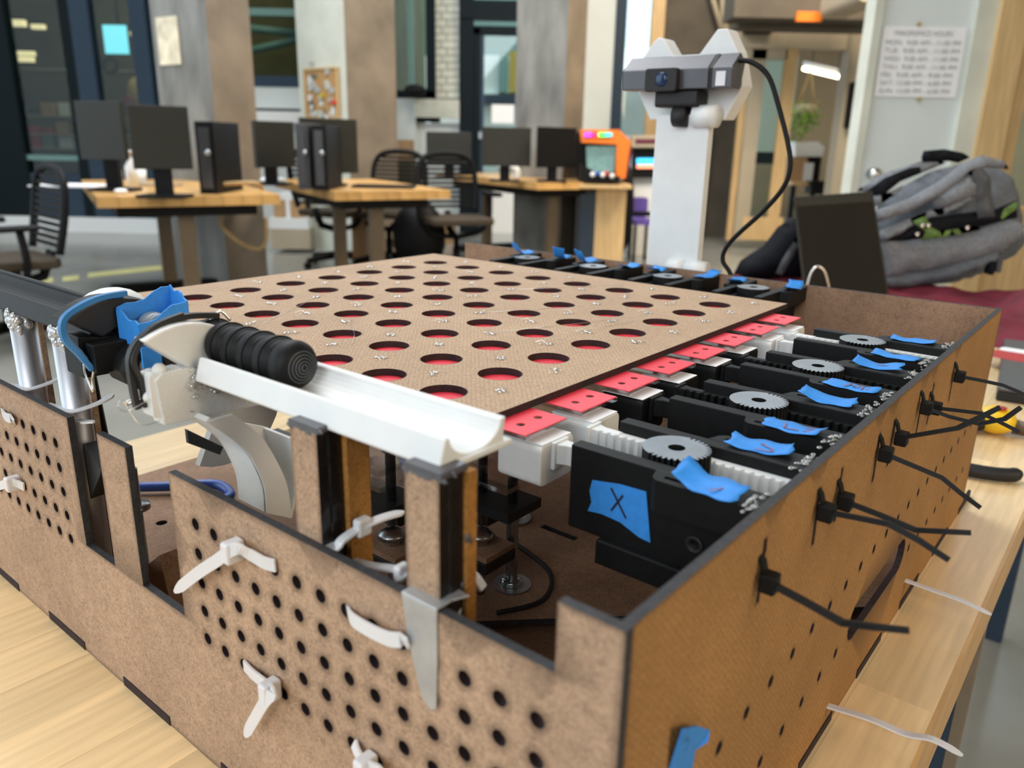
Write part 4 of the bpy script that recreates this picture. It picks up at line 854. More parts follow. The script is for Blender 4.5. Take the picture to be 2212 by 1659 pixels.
# ---- rear wall
YB = 9.6
wb = thing('wall_back', None, None, (.3, YB, 0), 0, (.3, YB, 0), 1, None, 'structure')
def wp(name, u0, v0, u1, v1, mt, dy=0, d=.15, lab=None, par=None): return part(name, slab(MB(), u0, v0, u1, v1, YB + dy, d), mt, par or wb, lab)
wp('lower_wall', 520, 262, 995, 520, 'wallp', .05, .1)
wp('grey_panel', 520, 186, 665, 234, 'conc2', 0, .1) if 'conc2' in M else wp('grey_panel', 520, 186, 665, 234, 'wallp', 0, .1)
wp('ledge', 520, 240, 665, 264, 'whitep', -.1, .25)
wp('shadow_gap', 520, 234, 665, 241, 'steelf', .02, .1)
wp('plaster', 852, 210, 900, 520, 'wallp', -.02, .1); wp('window_ledge', 895, 214, 992, 254, 'block', -.12, .2); wp('recess', 890, 254, 950, 264, 'steelf', 0, .1)
for i in range(15):
    v0 = -20 + i * 15.5
    for j in range(2):
        o = 12 if i % 2 else 0
        a, b = max(938, 938 + j * 27 - o), min(994, 965 + j * 27 - o + (12 if j else 0))
        wp('block', a + .7, v0 + .7, b - .7, v0 + 14.8, 'block', r.uniform(0, .012), .1)
wp('mortar', 938, -30, 994, 215, 'conc', .05, .1)
w2 = thing('window_2', None, None, at(598, 180, YB), 0, at(598, 180, YB), 1, None, 'structure')
wp('pane', 520, -60, 665, 176, 'glassd', .06, .01, None, w2); wp('sill', 520, 164, 665, 187, 'steelb', -.02, .12, None, w2)
wp('transom', 520, 18, 665, 34, 'facg', .02, .1, None, w2)
w3 = thing('window_3', None, None, at(900, 200, YB), 0, at(900, 200, YB), 1, None, 'structure')
wp('pane', 845, -60, 925, 198, 'glass', .06, .01, None, w3); wp('frame', 920, -60, 940, 212, 'steelf', -.03, .15, None, w3); wp('sill', 850, 196, 940, 212, 'steelf', -.03, .15, None, w3); wp('mullion', 880, -60, 892, 196, 'facg', .02, .06, None, w3)
solo('sill_gadget', MB().ball(at(896, 196, YB - .2), .09, 10, sc=(1.4, .8, .8)), 'pc', 'dark gadget on the window sill above the block wall', 'gadget', None, False)
d1 = thing('door_1', None, None, at(1050, 500, YB), 0, at(1050, 500, YB), 1, None, 'structure')
wp('frame', 992, -60, 1022, 520, 'steelf', -.08, .2, None, d1); wp('lintel', 992, 0, 1120, 40, 'steelf', -.1, .22, None, d1); wp('header', 1015, 56, 1120, 74, 'steelf', -.05, .15, None, d1)
wp('stile', 1019, 60, 1036, 520, 'steelf', -.05, .15, None, d1); wp('edge', 1034, 75, 1044, 520, 'steelb', -.03, .1, None, d1)
wp('pane', 1040, 74, 1130, 400, 'glass', .02, .01, None, d1); wp('kick_plate', 1036, 400, 1130, 520, 'whitep', 0, .05, None, d1)
wp('door_notice', 1062, 226, 1110, 266, 'paper', -.01, .01, 'white paper notice on the glass', d1)
wp('push_handle', 1034, 285, 1042, 300, 'steel', -.08, .05, None, d1)
# outside, seen through the windows
ft = thing('building_facade', 'pale building with tall panes seen through the glass door', 'building', (0, 15, 0), 0, (0, 15, 0))
def fp(name, u0, v0, u1, v1, mt, dy=0): return part(name, slab(MB(), u0, v0, u1, v1, 15 + dy, .2), mt, ft)
fp('wall', 930, 200, 1180, 420, 'backd', .1); fp('upper_wall', 1000, -80, 1200, 120, 'facg', .3); fp('tall_pane', 1078, 110, 1096, 200, 'facg', -.1); fp('tall_pane', 1100, 110, 1118, 200, 'facy', -.1); fp('band', 1000, 205, 1200, 225, 'steelb', -.1); fp('wall', 1000, 120, 1200, 205, 'backd', .2)
fp('wall', 840, -80, 945, 230, 'facg', .1); fp('column', 895, -80, 905, 200, 'facy', -.1); fp('column', 868, -80, 884, 60, 'facy', -.1); fp('pale_patch', 860, 120, 930, 190, 'backd', -.05)
# dark room behind window 2
bb = MB(); x0, x1 = at(500, 100, 11.5).x, at(690, 100, 11.5).x
structure('wall_store', MB().box(x0, x1, 12.4, 12.5, 0, 4.3), 'olive')
solo('roof_truss', MB().tube([at(530, 112, 11.5), at(660, 82, 11.5)], .05, 6).tube([at(530, 60, 11.5), at(660, 74, 11.5)], .05, 6), 'facg', 'pale slanting beam behind the window between the columns', 'beam', None, False)
# ---- right part of the rear wall
structure('wall_right', slab(slab(MB(), 1258, -60, 1330, 460, YB - .2, .1), 1258, 460, 1420, 560, YB + .05, .1), 'wallp')
w4 = thing('window_4', None, None, at(1370, 270, YB), 0, at(1370, 270, YB), 1, None, 'structure')
wp('frame', 1322, -60, 1345, 470, 'steelb', -.22, .2, None, w4); wp('pane', 1340, -60, 1402, 470, 'glass', .0, .01, None, w4); wp('jamb', 1398, -60, 1425, 470, 'woodl', -.1, .12, None, w4)
structure('wall_dark', slab(MB(), 1412, -80, 1610, 522, YB, .2), 'concd')
ns = thing('neighbour_wall', 'sunlit pale wall outside the tall bright window', 'wall', at(1370, 300, 13), 0, at(1370, 300, 13))
part('face', slab(MB(), 1310, 190, 1400, 480, 13, .2), 'backd', ns)
for i, (pl, rad, lab) in enumerate(((((1560, -40), (1562, 30), (1572, 80)), .035, 'bent conduit pipe high on the dark wall, left one'), (((1530, -40), (1560, 70)), .03, 'slanting conduit pipe high on the dark wall'), (((1530, 255), (1522, 360), (1505, 520)), .05, 'pale downpipe right of the white tower'))):
    t = solo('conduit', MB().tube([at(u, v, YB - .1) for u, v in pl], rad, 8), 'beige', lab, 'pipe', None, False)
structure('beam_1', slab(MB(), 1590, -80, 1900, 40, 7.6, .4), 'concd'); structure('beam_2', slab(MB(), 1600, 44, 1900, 62, 7.9, .3), 'concd')
solo('orange_sign', slab(MB(), 1722, 25, 1776, 46, 7.5, .05), 'orange', 'orange plate on the dark beam above the doorway', 'plate', None, False)
solo('ceiling_unit', MB().rbox(at(1810, 10, 7).x, at(1880, 10, 7).x, 6.6, 7.4, at(1840, 22, 7).z, at(1840, -30, 7).z, .05, 'y'), 'beige', 'cream ceiling unit above the doorway', 'unit', None, False)
YD = 8.6
structure('wall_doorway', slab(slab(MB(), 1590, 58, 1890, 106, YD, .15), 1810, 40, 1895, 560, YD - .1, .2), 'beige')
solo('closer_box', slab(MB(), 1610, 57, 1668, 72, YD - .1, .1), 'pc', 'black closer box above the glazed door', 'box', None, False)
d2 = thing('door_2', None, None, at(1645, 520, YD), 0, at(1645, 520, YD), 1, None, 'structure')
def dp(name, u0, v0, u1, v1, mt, dy=0, d=.06): return part(name, slab(MB(), u0, v0, u1, v1, YD + dy, d), mt, d2)
dp('stile', 1606, 106, 1636, 520, 'beige', -.05); dp('stile', 1676, 106, 1702, 520, 'woodl', -.05); dp('top_rail', 1606, 106, 1702, 128, 'beige', -.05); dp('bottom_rail', 1604, 470, 1690, 519, 'woodl', -.062); dp('pane', 1630, 128, 1682, 470, 'glass', -.02, .01); dp('lock_rail', 1618, 328, 1682, 354, 'steelf', -.03)
dp('closing_edge', 1668, 300, 1690, 520, 'whitep', .1); dp('jamb', 1590, 100, 1606, 520, 'woodl', .05)
# room beyond the doorway
structure('ceiling_office', MB().box(2.2, 9, 8.75, 13.3, 3.3, 3.4), 'beige')
structure('wall_office', slab(MB(), 1600, -40, 1930, 600, 13.2, .1).box(at(1885, 300, 13).x, at(1885, 300, 13).x + .1, 8.9, 13.2, 0, 3.2), 'beige')
M['skyp'] = mat('window_glow_pane', (.62, .78, .78), .3, var=.05)
part('tall_window', slab(MB(), 1634, 130, 1690, 330, 12.9, .05), 'skyp', thing('window_5', None, None, at(1660, 330, 12.9), 0, at(1660, 330, 12.9), 1, None, 'structure'))
w5 = [o for o in bpy.data.objects if o.name == 'window_5'][0]
part('tall_window', slab(MB(), 1694, 120, 1716, 300, 12.9, .05), 'skyp', w5)
tl = thing('tube_light', 'long bright tube lamp hanging in the office beyond the doorway', 'lamp', at(1780, 165, 10.6), 0, at(1780, 165, 10.6))
pa, pb = at(1736, 148, 10.6), at(1828, 170, 10.0)
part('tube', MB().tube([pa, pb], .022, 10), 'lamp', tl); part('fitting', MB().tube([pa + Vector((0, 0, .06)), pb + Vector((0, 0, .06))], .03, 8), 'whitep', tl)
part('hanger', MB().tube([pa + Vector((.1, 0, .06)), pa + Vector((.1, 0, 1.0))], .006, 5), 'steelf', tl); part('hanger', MB().tube([pb + Vector((-.1, 0, .06)), pb + Vector((-.1, 0, 1.0))], .006, 5), 'steelf', tl)
hp = thing('hanging_plant', 'leafy green plant in a string hanger beyond the doorway', 'plant', at(1738, 300, 10.2), 0, at(1738, 300, 10.2))
pc0 = at(1740, 245, 10.2); r = random.Random(9)
part('pot', MB().lathe([(.001, -.02), (.1, -.02), (.13, .1), (.001, .1)], pc0, 'z', 14), 'beige', hp)
top = at(1752, 150, 10.2)
for k in range(4): a = k * PI / 2 + .4; part('cord', MB().tube([pc0 + Vector((.13 * math.cos(a), .13 * math.sin(a), .1)), top], .006, 5), 'tan', hp)
lv = MB()
for k in range(260):
    a, e = r.uniform(0, 2 * PI), r.uniform(-.9, .8); d = Vector((math.cos(a) * math.cos(e), math.sin(a) * math.cos(e), math.sin(e))); p = pc0 + Vector((-.02, 0, .0)) + Vector((d.x * r.uniform(.05, .24), d.y * r.uniform(.05, .24), d.z * r.uniform(.05, .28) - .03 - .18 * max(0, r.uniform(-1, 1)) * (d.x < 0)))
    t = Vector((r.uniform(-1, 1), r.uniform(-1, 1), r.uniform(-1, .3))).normalized(); s_ = t.cross(d).normalized() * .018; t *= .06
    lv.add([p, p + t * .5 + s_, p + t, p + t * .5 - s_ + Vector((0, 0, .004))], [(0, 1, 2), (0, 2, 3)])
part('foliage', lv, 'leaf', hp, 'trailing green leaves', kind='stuff')
ot = thing('office_table', 'cluttered wooden table beyond the doorway', 'table', at(1745, 470, 10.0), 0, at(1745, 470, 10.0))
tz = at(1740, 392, 10).z; x0, x1 = at(1698, 400, 10).x, at(1800, 400, 10).x
part('table_top', MB().box(x0, x1, 9.8, 10.6, tz - .04, tz), 'woodl', ot)
for x in (x0 + .04, x1 - .04):
    for y in (9.85, 10.55): part('leg', MB().box(x - .025, x + .025, y - .025, y + .025, 0, tz - .04), 'steelf', ot)
def sbox(name, u0, v0, u1, v1, Y, d, mt, lab, cat, **k): return solo(name, slab(MB(), u0, v0, u1, v1, Y, d), mt, lab, cat, None, False, **k)
sbox('cardboard_box', 1704, 340, 1742, 391.5, 10.0, .3, 'card', 'brown cardboard box on the office table beyond the doorway', 'box')
sbox('white_bag', 1738, 352, 1756, 391.5, 9.95, .12, 'whitep', 'white paper bag beside the cardboard box beyond the doorway', 'bag')
solo('printer', MB().prism([(at(1712, 340, 10.3).x, at(1712, 338, 10.3).z), (at(1770, 340, 10.3).x, at(1770, 338, 10.3).z), (at(1774, 330, 10.3).x, at(1774, 318, 10.3).z), (at(1760, 310, 10.3).x, at(1760, 306, 10.3).z), (at(1712, 310, 10.3).x, at(1712, 306, 10.3).z)], 'y', 10.2, 10.5), 'whitep', 'pale printer with an angled tray beyond the doorway', 'printer', None, False)
sbox('printer_stand', 1708, 338, 1772, 391.5, 10.32, .18, 'pc', 'dark stand under the pale printer beyond the doorway', 'stand')
sbox('blue_bin', 1684, 330, 1700, 356, 9.4, .15, 'navyb', 'small blue and red box by the glazed door edge', 'box') if 'navyb' in M else None
sbox('dark_bag', 1752, 392, 1800, 420, 9.7, .2, 'pc', 'black bag hanging below the office table edge', 'bag')
solo('wall_phone', MB().rbox(at(1840, 230, YD - .25).x, at(1858, 230, YD - .25).x, YD - .2, YD - .1, at(1850, 278, YD).z, at(1850, 180, YD).z, .02, 'y'), 'pc', 'black intercom bar on the beige wall left of the white door', 'intercom', None, False)
# ---- white door with the opening hours
YW = 4.6
d3 = thing('door_3', None, None, at(1970, 560, YW), 0, at(1970, 560, YW), 1, None, 'structure')
x0, x1 = at(1872, 250, YW).x, at(2066, 250, YW).x
part('leaf', MB().box(x0, x1, YW, YW + .05, 0, 2.6), 'wallp', d3)
part('jamb', MB().box(x0 - .045, x0, YW - .03, YW + .1, 0, 2.6), 'concl', d3); part('jamb', MB().box(x1, x1 + .11, YW - .03, YW + .1, 0, 2.6), 'concl', d3)
kp = at(1882, 375, YW); part('knob', MB().lathe([(.001, -.08), (.03, -.075), (.035, -.05), (.015, -.03), (.03, 0)], (kp.x, YW, kp.z), 'y', 18), 'wire', d3, 'bright metal knob')
structure('trim_4', MB().box(x1 + .11, x1 + .26, YW - .06, YW + .12, 0, 2.8), 'woodl')
w6 = thing('window_6', None, None, (x1 + .6, YW, 0), 0, (x1 + .6, YW, 0), 1, None, 'structure')
part('frame', MB().box(x1 + .27, x1 + .36, YW, YW + .1, 0, 2.8).box(x1 + .36, x1 + 1.2, YW, YW + .1, at(2200, 150, YW).z, at(2200, 130, YW).z).box(x1 + .36, x1 + 1.2, YW, YW + .1, 0, .75), 'woodl', w6)
part('pane', MB().box(x1 + .36, x1 + 1.2, YW + .05, YW + .06, .75, 2.8), 'glass', w6)
structure('wall_side', MB().box(x1 + .3, x1 + 2.4, YW + 1.2, YW + 1.3, 0, 2.8), 'beige')
sx0, sx1, sz0, sz1 = span(1882, 58, 2078, 210, YW); 
sx0, sx1 = x0 + .02, x1 - .03
sg = thing('hours_sign', 'white paper sign of opening hours on the pale door', 'sign', ((sx0 + sx1) / 2, YW - .012, sz0), 0, ((sx0 + sx1) / 2, YW - .012, sz0))
part('sheet', MB().box(sx0, sx1, YW - .012, YW - .004, sz0, sz1), 'paper', sg)
M['ink'] = mat('grey_ink', (.22, .24, .24), .7)
def lettering(txt, x, z, w, h, y):
    vs, fs = text_mesh(txt, 1); ax = min(v.x for v in vs); bx = max(v.x for v in vs); m = MB()
    m.add([(x + (v.x - ax) / (bx - ax) * w, y, z + v.y * h / .72) for v in vs], fs); return m
hh = (sz1 - sz0); ww = sx1 - sx0
part('lettering', lettering('MAKERSPACE HOURS', sx0 + ww * .14, sz1 - hh * .13, ww * .7, hh * .075, YW - .0135), 'ink', sg)
rowsT = ['MON:  9:00 AM - 11:00 PM', 'TUE:  9:00 AM - 11:00 PM', 'WED:  9:00 AM - 11:00 PM', 'THU:  9:00 AM - 11:00 PM', 'FRI:  9:00 AM - 9:00 PM', 'SAT: 12:00 PM - 6:00 PM', 'SUN: 12:00 PM - 6:00 PM']
for i, tx in enumerate(rowsT): part('lettering', lettering(tx, sx0 + ww * .05, sz1 - hh * (.26 + .115 * i), ww * (.9 if i < 4 else .86), hh * .07, YW - .0135), 'ink', sg)
for v in (53, 214): part('pin', MB().ball((at(1982, v, YW).x, YW - .015, at(1982, v, YW).z), .012, 8), 'tan', sg)
# ---- desks
def desk(FL, FR, depth, lab, legs=True):
    ang = math.radians(30); wdt = FR
    t = thing('desk', lab, 'desk', (FL.x, FL.y, 0), ang, (0, 0, 0), 1, 'maple topped desks')
    n = 9
    for i in range(n): part('top_stave', MB().box(wdt * i / n + .001, wdt * (i + 1) / n - .001, 0, depth, .685, .74), 'desk', t)
    part('frame', MB().box(.1, wdt - .1, .15, depth - .15, .62, .684), 'chair', t)
    for y in (.35, depth - .35):
        part('leg', MB().box(wdt / 2 - .045, wdt / 2 + .045, y - .03, y + .03, .06, .62), 'taupe', t)
        part('foot', MB().box(.08, wdt - .08, y - .04, y + .04, .0, .06), 'chair', t)
    return t, ang
FL1, FR1 = gz(207, 426, .74), .93
desk(FL1, FR1, 1.75, 'maple desk at the left with two monitors and a mesh chair')
FL2, FR2 = gz(722, 414, .74), .78
desk(FL2, FR2, 1.5, 'maple desk between the left column and the pale column')
FL3, FR3 = gz(1160, 395, .74), .75
desk(FL3, FR3, 1.9, 'maple desk in front of the grey faced column')
def monitor(uL, vT, uR, vB, YL, YR, lab, side=False, mt='mon', u_off=0):
    a, b = at(uL, vB, YL), at(uR, vB, YR); z1 = (at(uL, vT, YL).z + at(uR, vT, YR).z) / 2; z0 = (a.z + b.z) / 2
    d = Vector((b.x - a.x, b.y - a.y, 0)); n = Vector((-d.y, d.x, 0)).normalized() * .03
    c = Vector(((a.x + b.x) / 2, (a.y + b.y) / 2, .741))
    t = thing('monitor', lab, 'monitor', c, 0, c, 1, 'computer monitors on the desks')
    def V(p, z, k): return Vector((p.x, p.y, z)) + n * k
    part('panel', MB().hexa([V(a, z0, 0), V(b, z0, 0), V(b, z0, 1), V(a, z0, 1), V(a, z1, 0), V(b, z1, 0), V(b, z1, 1), V(a, z1, 1)]), mt, t, bevel=.004)
    q = c + n * 2
    part('stem', MB().box(q.x - .04, q.x + .04, q.y - .02, q.y + .02, .75, z0 + .1), 'pc', t); part('base', MB().rbox(q.x - .12, q.x + .12, q.y - .1, q.y + .1, .741, .755, .03, 'z'), 'pc', t)
monitor(175, 218, 272, 345, 4.6, 4.5, 'left monitor on the left desk, partly behind the other')
monitor(290, 228, 418, 366, 4.05, 4.2, 'front monitor on the left desk, nearest the sanitizer bottle')
monitor(656, 256, 775, 375, 5.3, 5.6, 'wide monitor leaning back on the middle desk')
monitor(556, 262, 640, 362, 5.3, 5.6, 'dark monitor on the middle desk beside the left column')
monitor(921, 285, 1017, 358, 6.9, 6.9, 'leftmost of the three monitors on the right desk')
monitor(1042, 275, 1146, 359, 6.5, 6.6, 'middle one of the three monitors on the right desk')
monitor(1163, 275, 1243, 362, 6.5, 6.8, 'rightmost of the three monitors, beside the orange arcade machine', mt='pc')
def pcbox(u0, v0, u1, v1, Y, lab, d=.42, mt='pc'):
    x0, x1, z0, z1 = span(u0, v0, u1, v1, Y); z0 = .741
    t = thing('computer_tower', lab, 'computer', ((x0 + x1) / 2, Y, z0), 0, ((x0 + x1) / 2, Y, z0), 1, 'computer towers on the desks')
    part('case', MB().box(x0, x1, Y, Y + d, z0, z1), mt, t, bevel=.005); part('front_grille', MB().box(x0 + .02, x1 - .02, Y - .012, Y, z0 + .03, z1 - .03), 'pcg', t)
    part('power_button', MB().lathe([(.001, -.02), (.015, -.02), (.015, 0)], ((x0 + x1) / 2 + .02, Y - .008, z0 + .22), 'y', 12), 'steel', t)
pcbox(424, 262, 464, 398, 4.5, 'black computer tower behind the front monitor on the left desk')
pcbox(640, 266, 668, 396, 5.05, 'grey sided computer tower on the middle desk', mt='pcg'); pcbox(674, 270, 706, 396, 5.0, 'black computer tower right of the grey sided one')
# small things on the left desk
sb = thing('sanitizer_bottle', 'white pump bottle between the two left monitors', 'bottle', gz(287, 404, .741), 0, gz(287, 404, .741))
q = gz(287, 404, .741)
part('bottle', MB().lathe([(.001, 0), (.032, 0), (.034, .12), (.015, .15), (.015, .17), (.001, .17)], q, 'z', 16), 'whitep', sb); part('pump', MB().lathe([(.012, .17), (.012, .2), (.02, .2), (.02, .215), (.001, .215)], q, 'z', 12).box(q.x - .045, q.x, q.y - .006, q.y + .006, q.z + .20, q.z + .212), 'whitep', sb)
q = gz(306, 400, .741); solo('white_cup', MB().lathe([(.001, 0), (.03, 0), (.036, .1), (.03, .1), (.026, .01)], q, 'z', 16), 'whitep', 'white cup just right of the pump bottle', 'cup', None, False)
q = gz(345, 402, .741); solo('keyboard', MB().box(q.x - .12, q.x + .12, q.y - .06, q.y + .06, .741, .758), 'beige', 'pale keyboard behind the front monitor on the left desk', 'keyboard', None, False)
q = gz(250, 386, .741); solo('white_carton', MB().box(q.x - .04, q.x + .04, q.y - .03, q.y + .03, .741, .80), 'whitep', 'small white carton left of the pump bottle', 'carton', None, False)
q = gz(262, 418, .741); solo('crumpled_tissue', MB().ball(q + Vector((0, 0, .012)), .03, 8, sc=(1.3, 1, .5)), 'paper', 'crumpled tissue at the front of the left desk', 'tissue', None, False)
q = gz(160, 402, .741); solo('paper_stack', MB().box(q.x - .2, q.x + .2, q.y - .14, q.y + .14, .741, .75), 'paper', 'sheets of paper at the left end of the left desk', 'paper', None, False)
M['rope'] = mat('tan_cable', (.42, .28, .12), .6)
solo('tan_cable', MB().tube(smooth_path([at(460, 400, 4.6), at(510, 396, 4.6), at(555, 396, 4.6), at(566, 408, 4.7)], 5), .012, 6), 'rope', 'tan cable lying along the left desk edge', 'cable', None, False)
solo('tan_cable', MB().tube(smooth_path([at(472, 452, 4.9), at(480, 490, 4.9), at(520, 525, 4.9), at(560, 537, 4.9), at(576, 515, 4.9), at(572, 470, 4.9)], 6), .013, 6), 'rope', 'tan cable hanging in a loop below the left desk', 'cable', None, False)
q = gz(725, 402, .741); solo('wood_figure', MB().lathe([(.001, 0), (.03, 0), (.02, .03), (.035, .08), (.02, .12), (.001, .12)], q, 'z', 12), 'woodl', 'small tan turned object by the computer towers', 'ornament', None, False)
q = gz(590, 396, .741); solo('white_mouse', MB().ball(q + Vector((0, 0, .02)), .07, 10, sc=(1.4, .8, .35)), 'whitep', 'white mouse and pad in front of the dark monitor', 'mouse', None, False)
solo('laptop_edge', MB().box(gz(830, 405, .741).x - .2, gz(830, 405, .741).x + .2, gz(830, 405, .741).y - .1, gz(830, 405, .741).y + .12, .741, .756), 'pc', 'flat black keyboard on the middle desk', 'keyboard', None, False)
hs2 = gz(1100, 388, .741); solo('white_handset', MB().tube(smooth_path([hs2 + Vector((-.1, 0, .1)), hs2 + Vector((0, 0, .11)), hs2 + Vector((.06, 0, .07)), hs2 + Vector((.06, 0, .01))], 4), .035, 8), 'whitep', 'white curved desk lamp head under the middle monitor', 'lamp', None, False)
# ---- chairs
def chair(p, rot, lab, sc_=1.0):
    t = thing('office_chair', lab, 'chair', p, rot, (0, 0, 0), sc_, 'black mesh office chairs')
    # local: faces -y (backrest at +y)
    fr = smooth_path([(-.22, .23, .50), (-.24, .27, .68), (-.22, .30, .86), (-.12, .31, .94), (.12, .31, .94), (.22, .30, .86), (.24, .27, .68), (.22, .23, .50)], 5)
    part('back_frame', MB().tube(fr, .022, 8), 'chair', t)
    for i in range(11):
        z = .53 + .036 * i; w = .215 if z < .84 else .215 - (z - .84) * 1.1; y = .24 + (z - .5) * .17
        part('back_slat', MB().box(-w, w, y - .006, y + .006, z, z + .022), 'chair', t)
    part('seat', MB().rbox(-.25, .25, -.24, .24, .43, .48, .06, 'z'), 'seat', t, bevel=.012)
    part('seat_bracket', MB().tube(smooth_path([(-.25, 0, .44), (-.2, .02, .36), (0, .04, .32), (.2, .02, .36), (.25, 0, .44)], 5), .022, 8).tube([(0, .05, .32), (0, .2, .36), (0, .26, .5)], .028, 8), 'chair', t)
    for s in (-1, 1):
        part('armrest', MB().tube(smooth_path([(s * .25, .05, .40), (s * .29, .05, .5), (s * .28, .04, .64)], 4), .02, 8).rbox(s * .28 - .045, s * .28 + .045, -.17, .12, .64, .67, .02, 'y'), 'chair', t)
    part('gas_stem', MB().lathe([(.03, .08), (.03, .24), (.022, .24), (.022, .34)], (0, 0, 0), 'z', 12), 'chair', t)
    for i in range(5):
        a = 2 * PI * i / 5; c, s = math.cos(a), math.sin(a)
        L = part('base_leg', MB().tube([(.02 * c, .02 * s, .1), (.3 * c, .3 * s, .07)], [.032, .02], 8), 'chair', t)
        part('caster', MB().lathe([(.001, -.02), (.028, -.02), (.028, .02), (.001, .02)], (.3 * c, .3 * s, .029), 'x', 12), 'chair', L)
    return t
M['seat'] = mat('seat_fabric', (.05, .035, .02), .8, var=.2, scale=60)
chair(Vector((-2.58, 3.95, 0)), -.75, 'black mesh office chair at the far left beside the left desk', .93)
p = gz(735, 575, 0); chair(Vector((p.x, p.y, 0)), 2.6, 'black office chair seen below the middle desk, in front of the pale column', 1.0)
p = gz(1010, 545, 0); chair(Vector((p.x, 6.3, 0)), .35, 'black mesh office chair between the middle and right desks', 1.0)
chair(Vector((at(850, 500, 7.0).x, 6.75, 0)), -.2, 'black slatted office chair behind the middle desk')
# ---- things on the floor
pl = thing('pallet_stack', 'plastic wrapped cardboard carton on a low trolley between the left columns', 'carton', gz(620, 500, 0), 0, gz(620, 500, 0))
x0, x1, z0, z1 = span(590, 432, 655, 470, 7.6)
part('carton', MB().box(x0, x1, 7.6, 8.1, z0, z1), 'card', pl, bevel=.01); part('wrap_strap', MB().box((x0 + x1) / 2 - .02, (x0 + x1) / 2 + .02, 7.59, 8.11, z0 - .001, z1 + .005), 'whitep', pl); part('wrap_top', MB().box(x0, x1, 7.6, 8.1, z1, z1 + .05), 'whitep', pl); part('wrap_base', MB().box(x0 - .03, x1 + .05, 7.55, 8.15, z0 - .1, z0), 'whitep', pl); part('trolley', MB().box(x0 - .02, x1 + .06, 7.55, 8.15, .03, z0 - .1), 'beige', pl)
sbox('cardboard_box', 1132 - 0, 500, 1160, 540, 8.4, .3, 'card', 'small cardboard box on the floor behind the mesh chair', 'box') if False else None
q = gz(965, 525, 0); solo('cardboard_box', MB().box(q.x - .1, q.x + .1, q.y - .1, q.y + .1, 0, .22), 'card', 'small cardboard box on the floor left of the mesh chair', 'box', None, False)
q = gz(800, 560, 0); solo('cardboard_box', MB().box(at(770, 500, 6.9).x, at(795, 500, 6.9).x, 6.7, 7.0, 0, .5), 'card', 'tall cardboard box standing under the middle desk', 'box', None, False)
solo('cardboard_box', MB().box(at(862, 320, 9).x, at(890, 320, 9).x, 8.9, 9.2, at(875, 345, 9).z, at(875, 302, 9).z), 'card', 'brown carton standing behind the slatted chair', 'box', None, False)
solo('carton_stand', MB().box(at(858, 400, 9).x, at(894, 400, 9).x, 8.88, 9.22, 0, at(875, 345, 9).z - .001), 'olive', 'dark stand under the brown carton behind the slatted chair', 'stand', None, False)
solo('backpack_dark', MB().ball(Vector((at(905, 500, 6.4).x, 6.4, .3)), .24, 14, sc=(.9, .7, 1.25)), 'chair', 'dark bag on the floor under the middle desk', 'bag', None, False)
# ---- arcade machines
ac = thing('arcade_machine', 'orange fronted tabletop arcade machine with coloured lamps, on a wooden cabinet', 'arcade machine', at(1305, 388, 6.9), 0, at(1305, 388, 6.9))
YA = 6.9
def aq(name, pts, y0, y1, mt, par, lab=None): return part(name, MB().prism([(at(u, v, YA).x, at(u, v, YA).z) for u, v in pts], 'y', y0, y1), mt, par, lab)
fo = [(1253, 280), (1336, 280), (1362, 305), (1350, 386), (1330, 386), (1332, 312), (1256, 308)]
aq('front_frame', fo, YA - .02, YA + .08, 'orange', ac); aq('side_panel', [(1338, 281), (1366, 305), (1368, 330), (1356, 386), (1336, 386)], YA + .08, YA + .5, 'plum', ac)
aq('cabinet_back', [(1256, 284), (1336, 284), (1340, 386), (1252, 386)], YA + .12, YA + .5, 'pc', ac); aq('screen', [(1268, 316), (1332, 316), (1328, 372), (1270, 372)], YA + .06, YA + .1, 'screen', ac)
aq('control_deck', [(1250, 352), (1290, 374), (1334, 380), (1334, 392), (1250, 392)], YA - .2, YA + .05, 'pc', ac)
for i, (u, cl) in enumerate(((1270, (.35, .05, 1)), (1283, (1, .02, .1)), (1300, (.05, .9, .1)), (1313, (.05, .5, .6)))): aq('marquee_lamp', [(u - 8, 287), (u + 8, 287), (u + 8, 295), (u - 8, 295)], YA - .035, YA - .02, mat('marquee_%d' % i, cl, .5, emit=2.0, var=0), ac)
for i, (u, v, mt) in enumerate(((1280, 377, 'whitep'), (1290, 375, 'bluec'), (1302, 378, 'whitep'), (1310, 375, 'redbin'), (1322, 380, 'whitep'))): q = at(u, v, YA - .21); part('button', MB().ball(q, .022, 8), mt, ac)
cb = thing('wooden_cabinet', 'tan wooden cabinet with a dark side under the orange arcade machine', 'cabinet', at(1310, 560, YA), 0, at(1310, 560, YA))
x0, x1 = at(1284, 480, YA).x, at(1348, 480, YA).x; zt = at(1310, 404, YA).z
part('door', MB().box(x0, x1, YA - .05, YA, .03, zt), 'woodl', cb); part('body', MB().box(at(1244, 480, YA).x, x1, YA, YA + .5, 0, zt), 'pcg', cb); part('top', MB().box(at(1244, 480, YA).x - .02, x1 + .02, YA - .22, YA + .52, zt, zt + .03), 'woodl', cb); part('dark_side', MB().box(at(1250, 480, YA).x, x0, YA - .04, YA, .0, zt - .06), 'navy', cb)
solo('jacket', MB().ball(at(1352, 450, 7.2), .2, 12, sc=(.35, .6, 1.9)), 'chair', 'black jacket hanging beside the wooden cabinet', 'jacket', None, False)
YA = 7.8
aw = thing('arcade_machine', 'white arcade machine with a glowing blue and orange screen, half hidden by the white tower', 'arcade machine', at(1390, 560, YA), 0, at(1390, 560, YA))
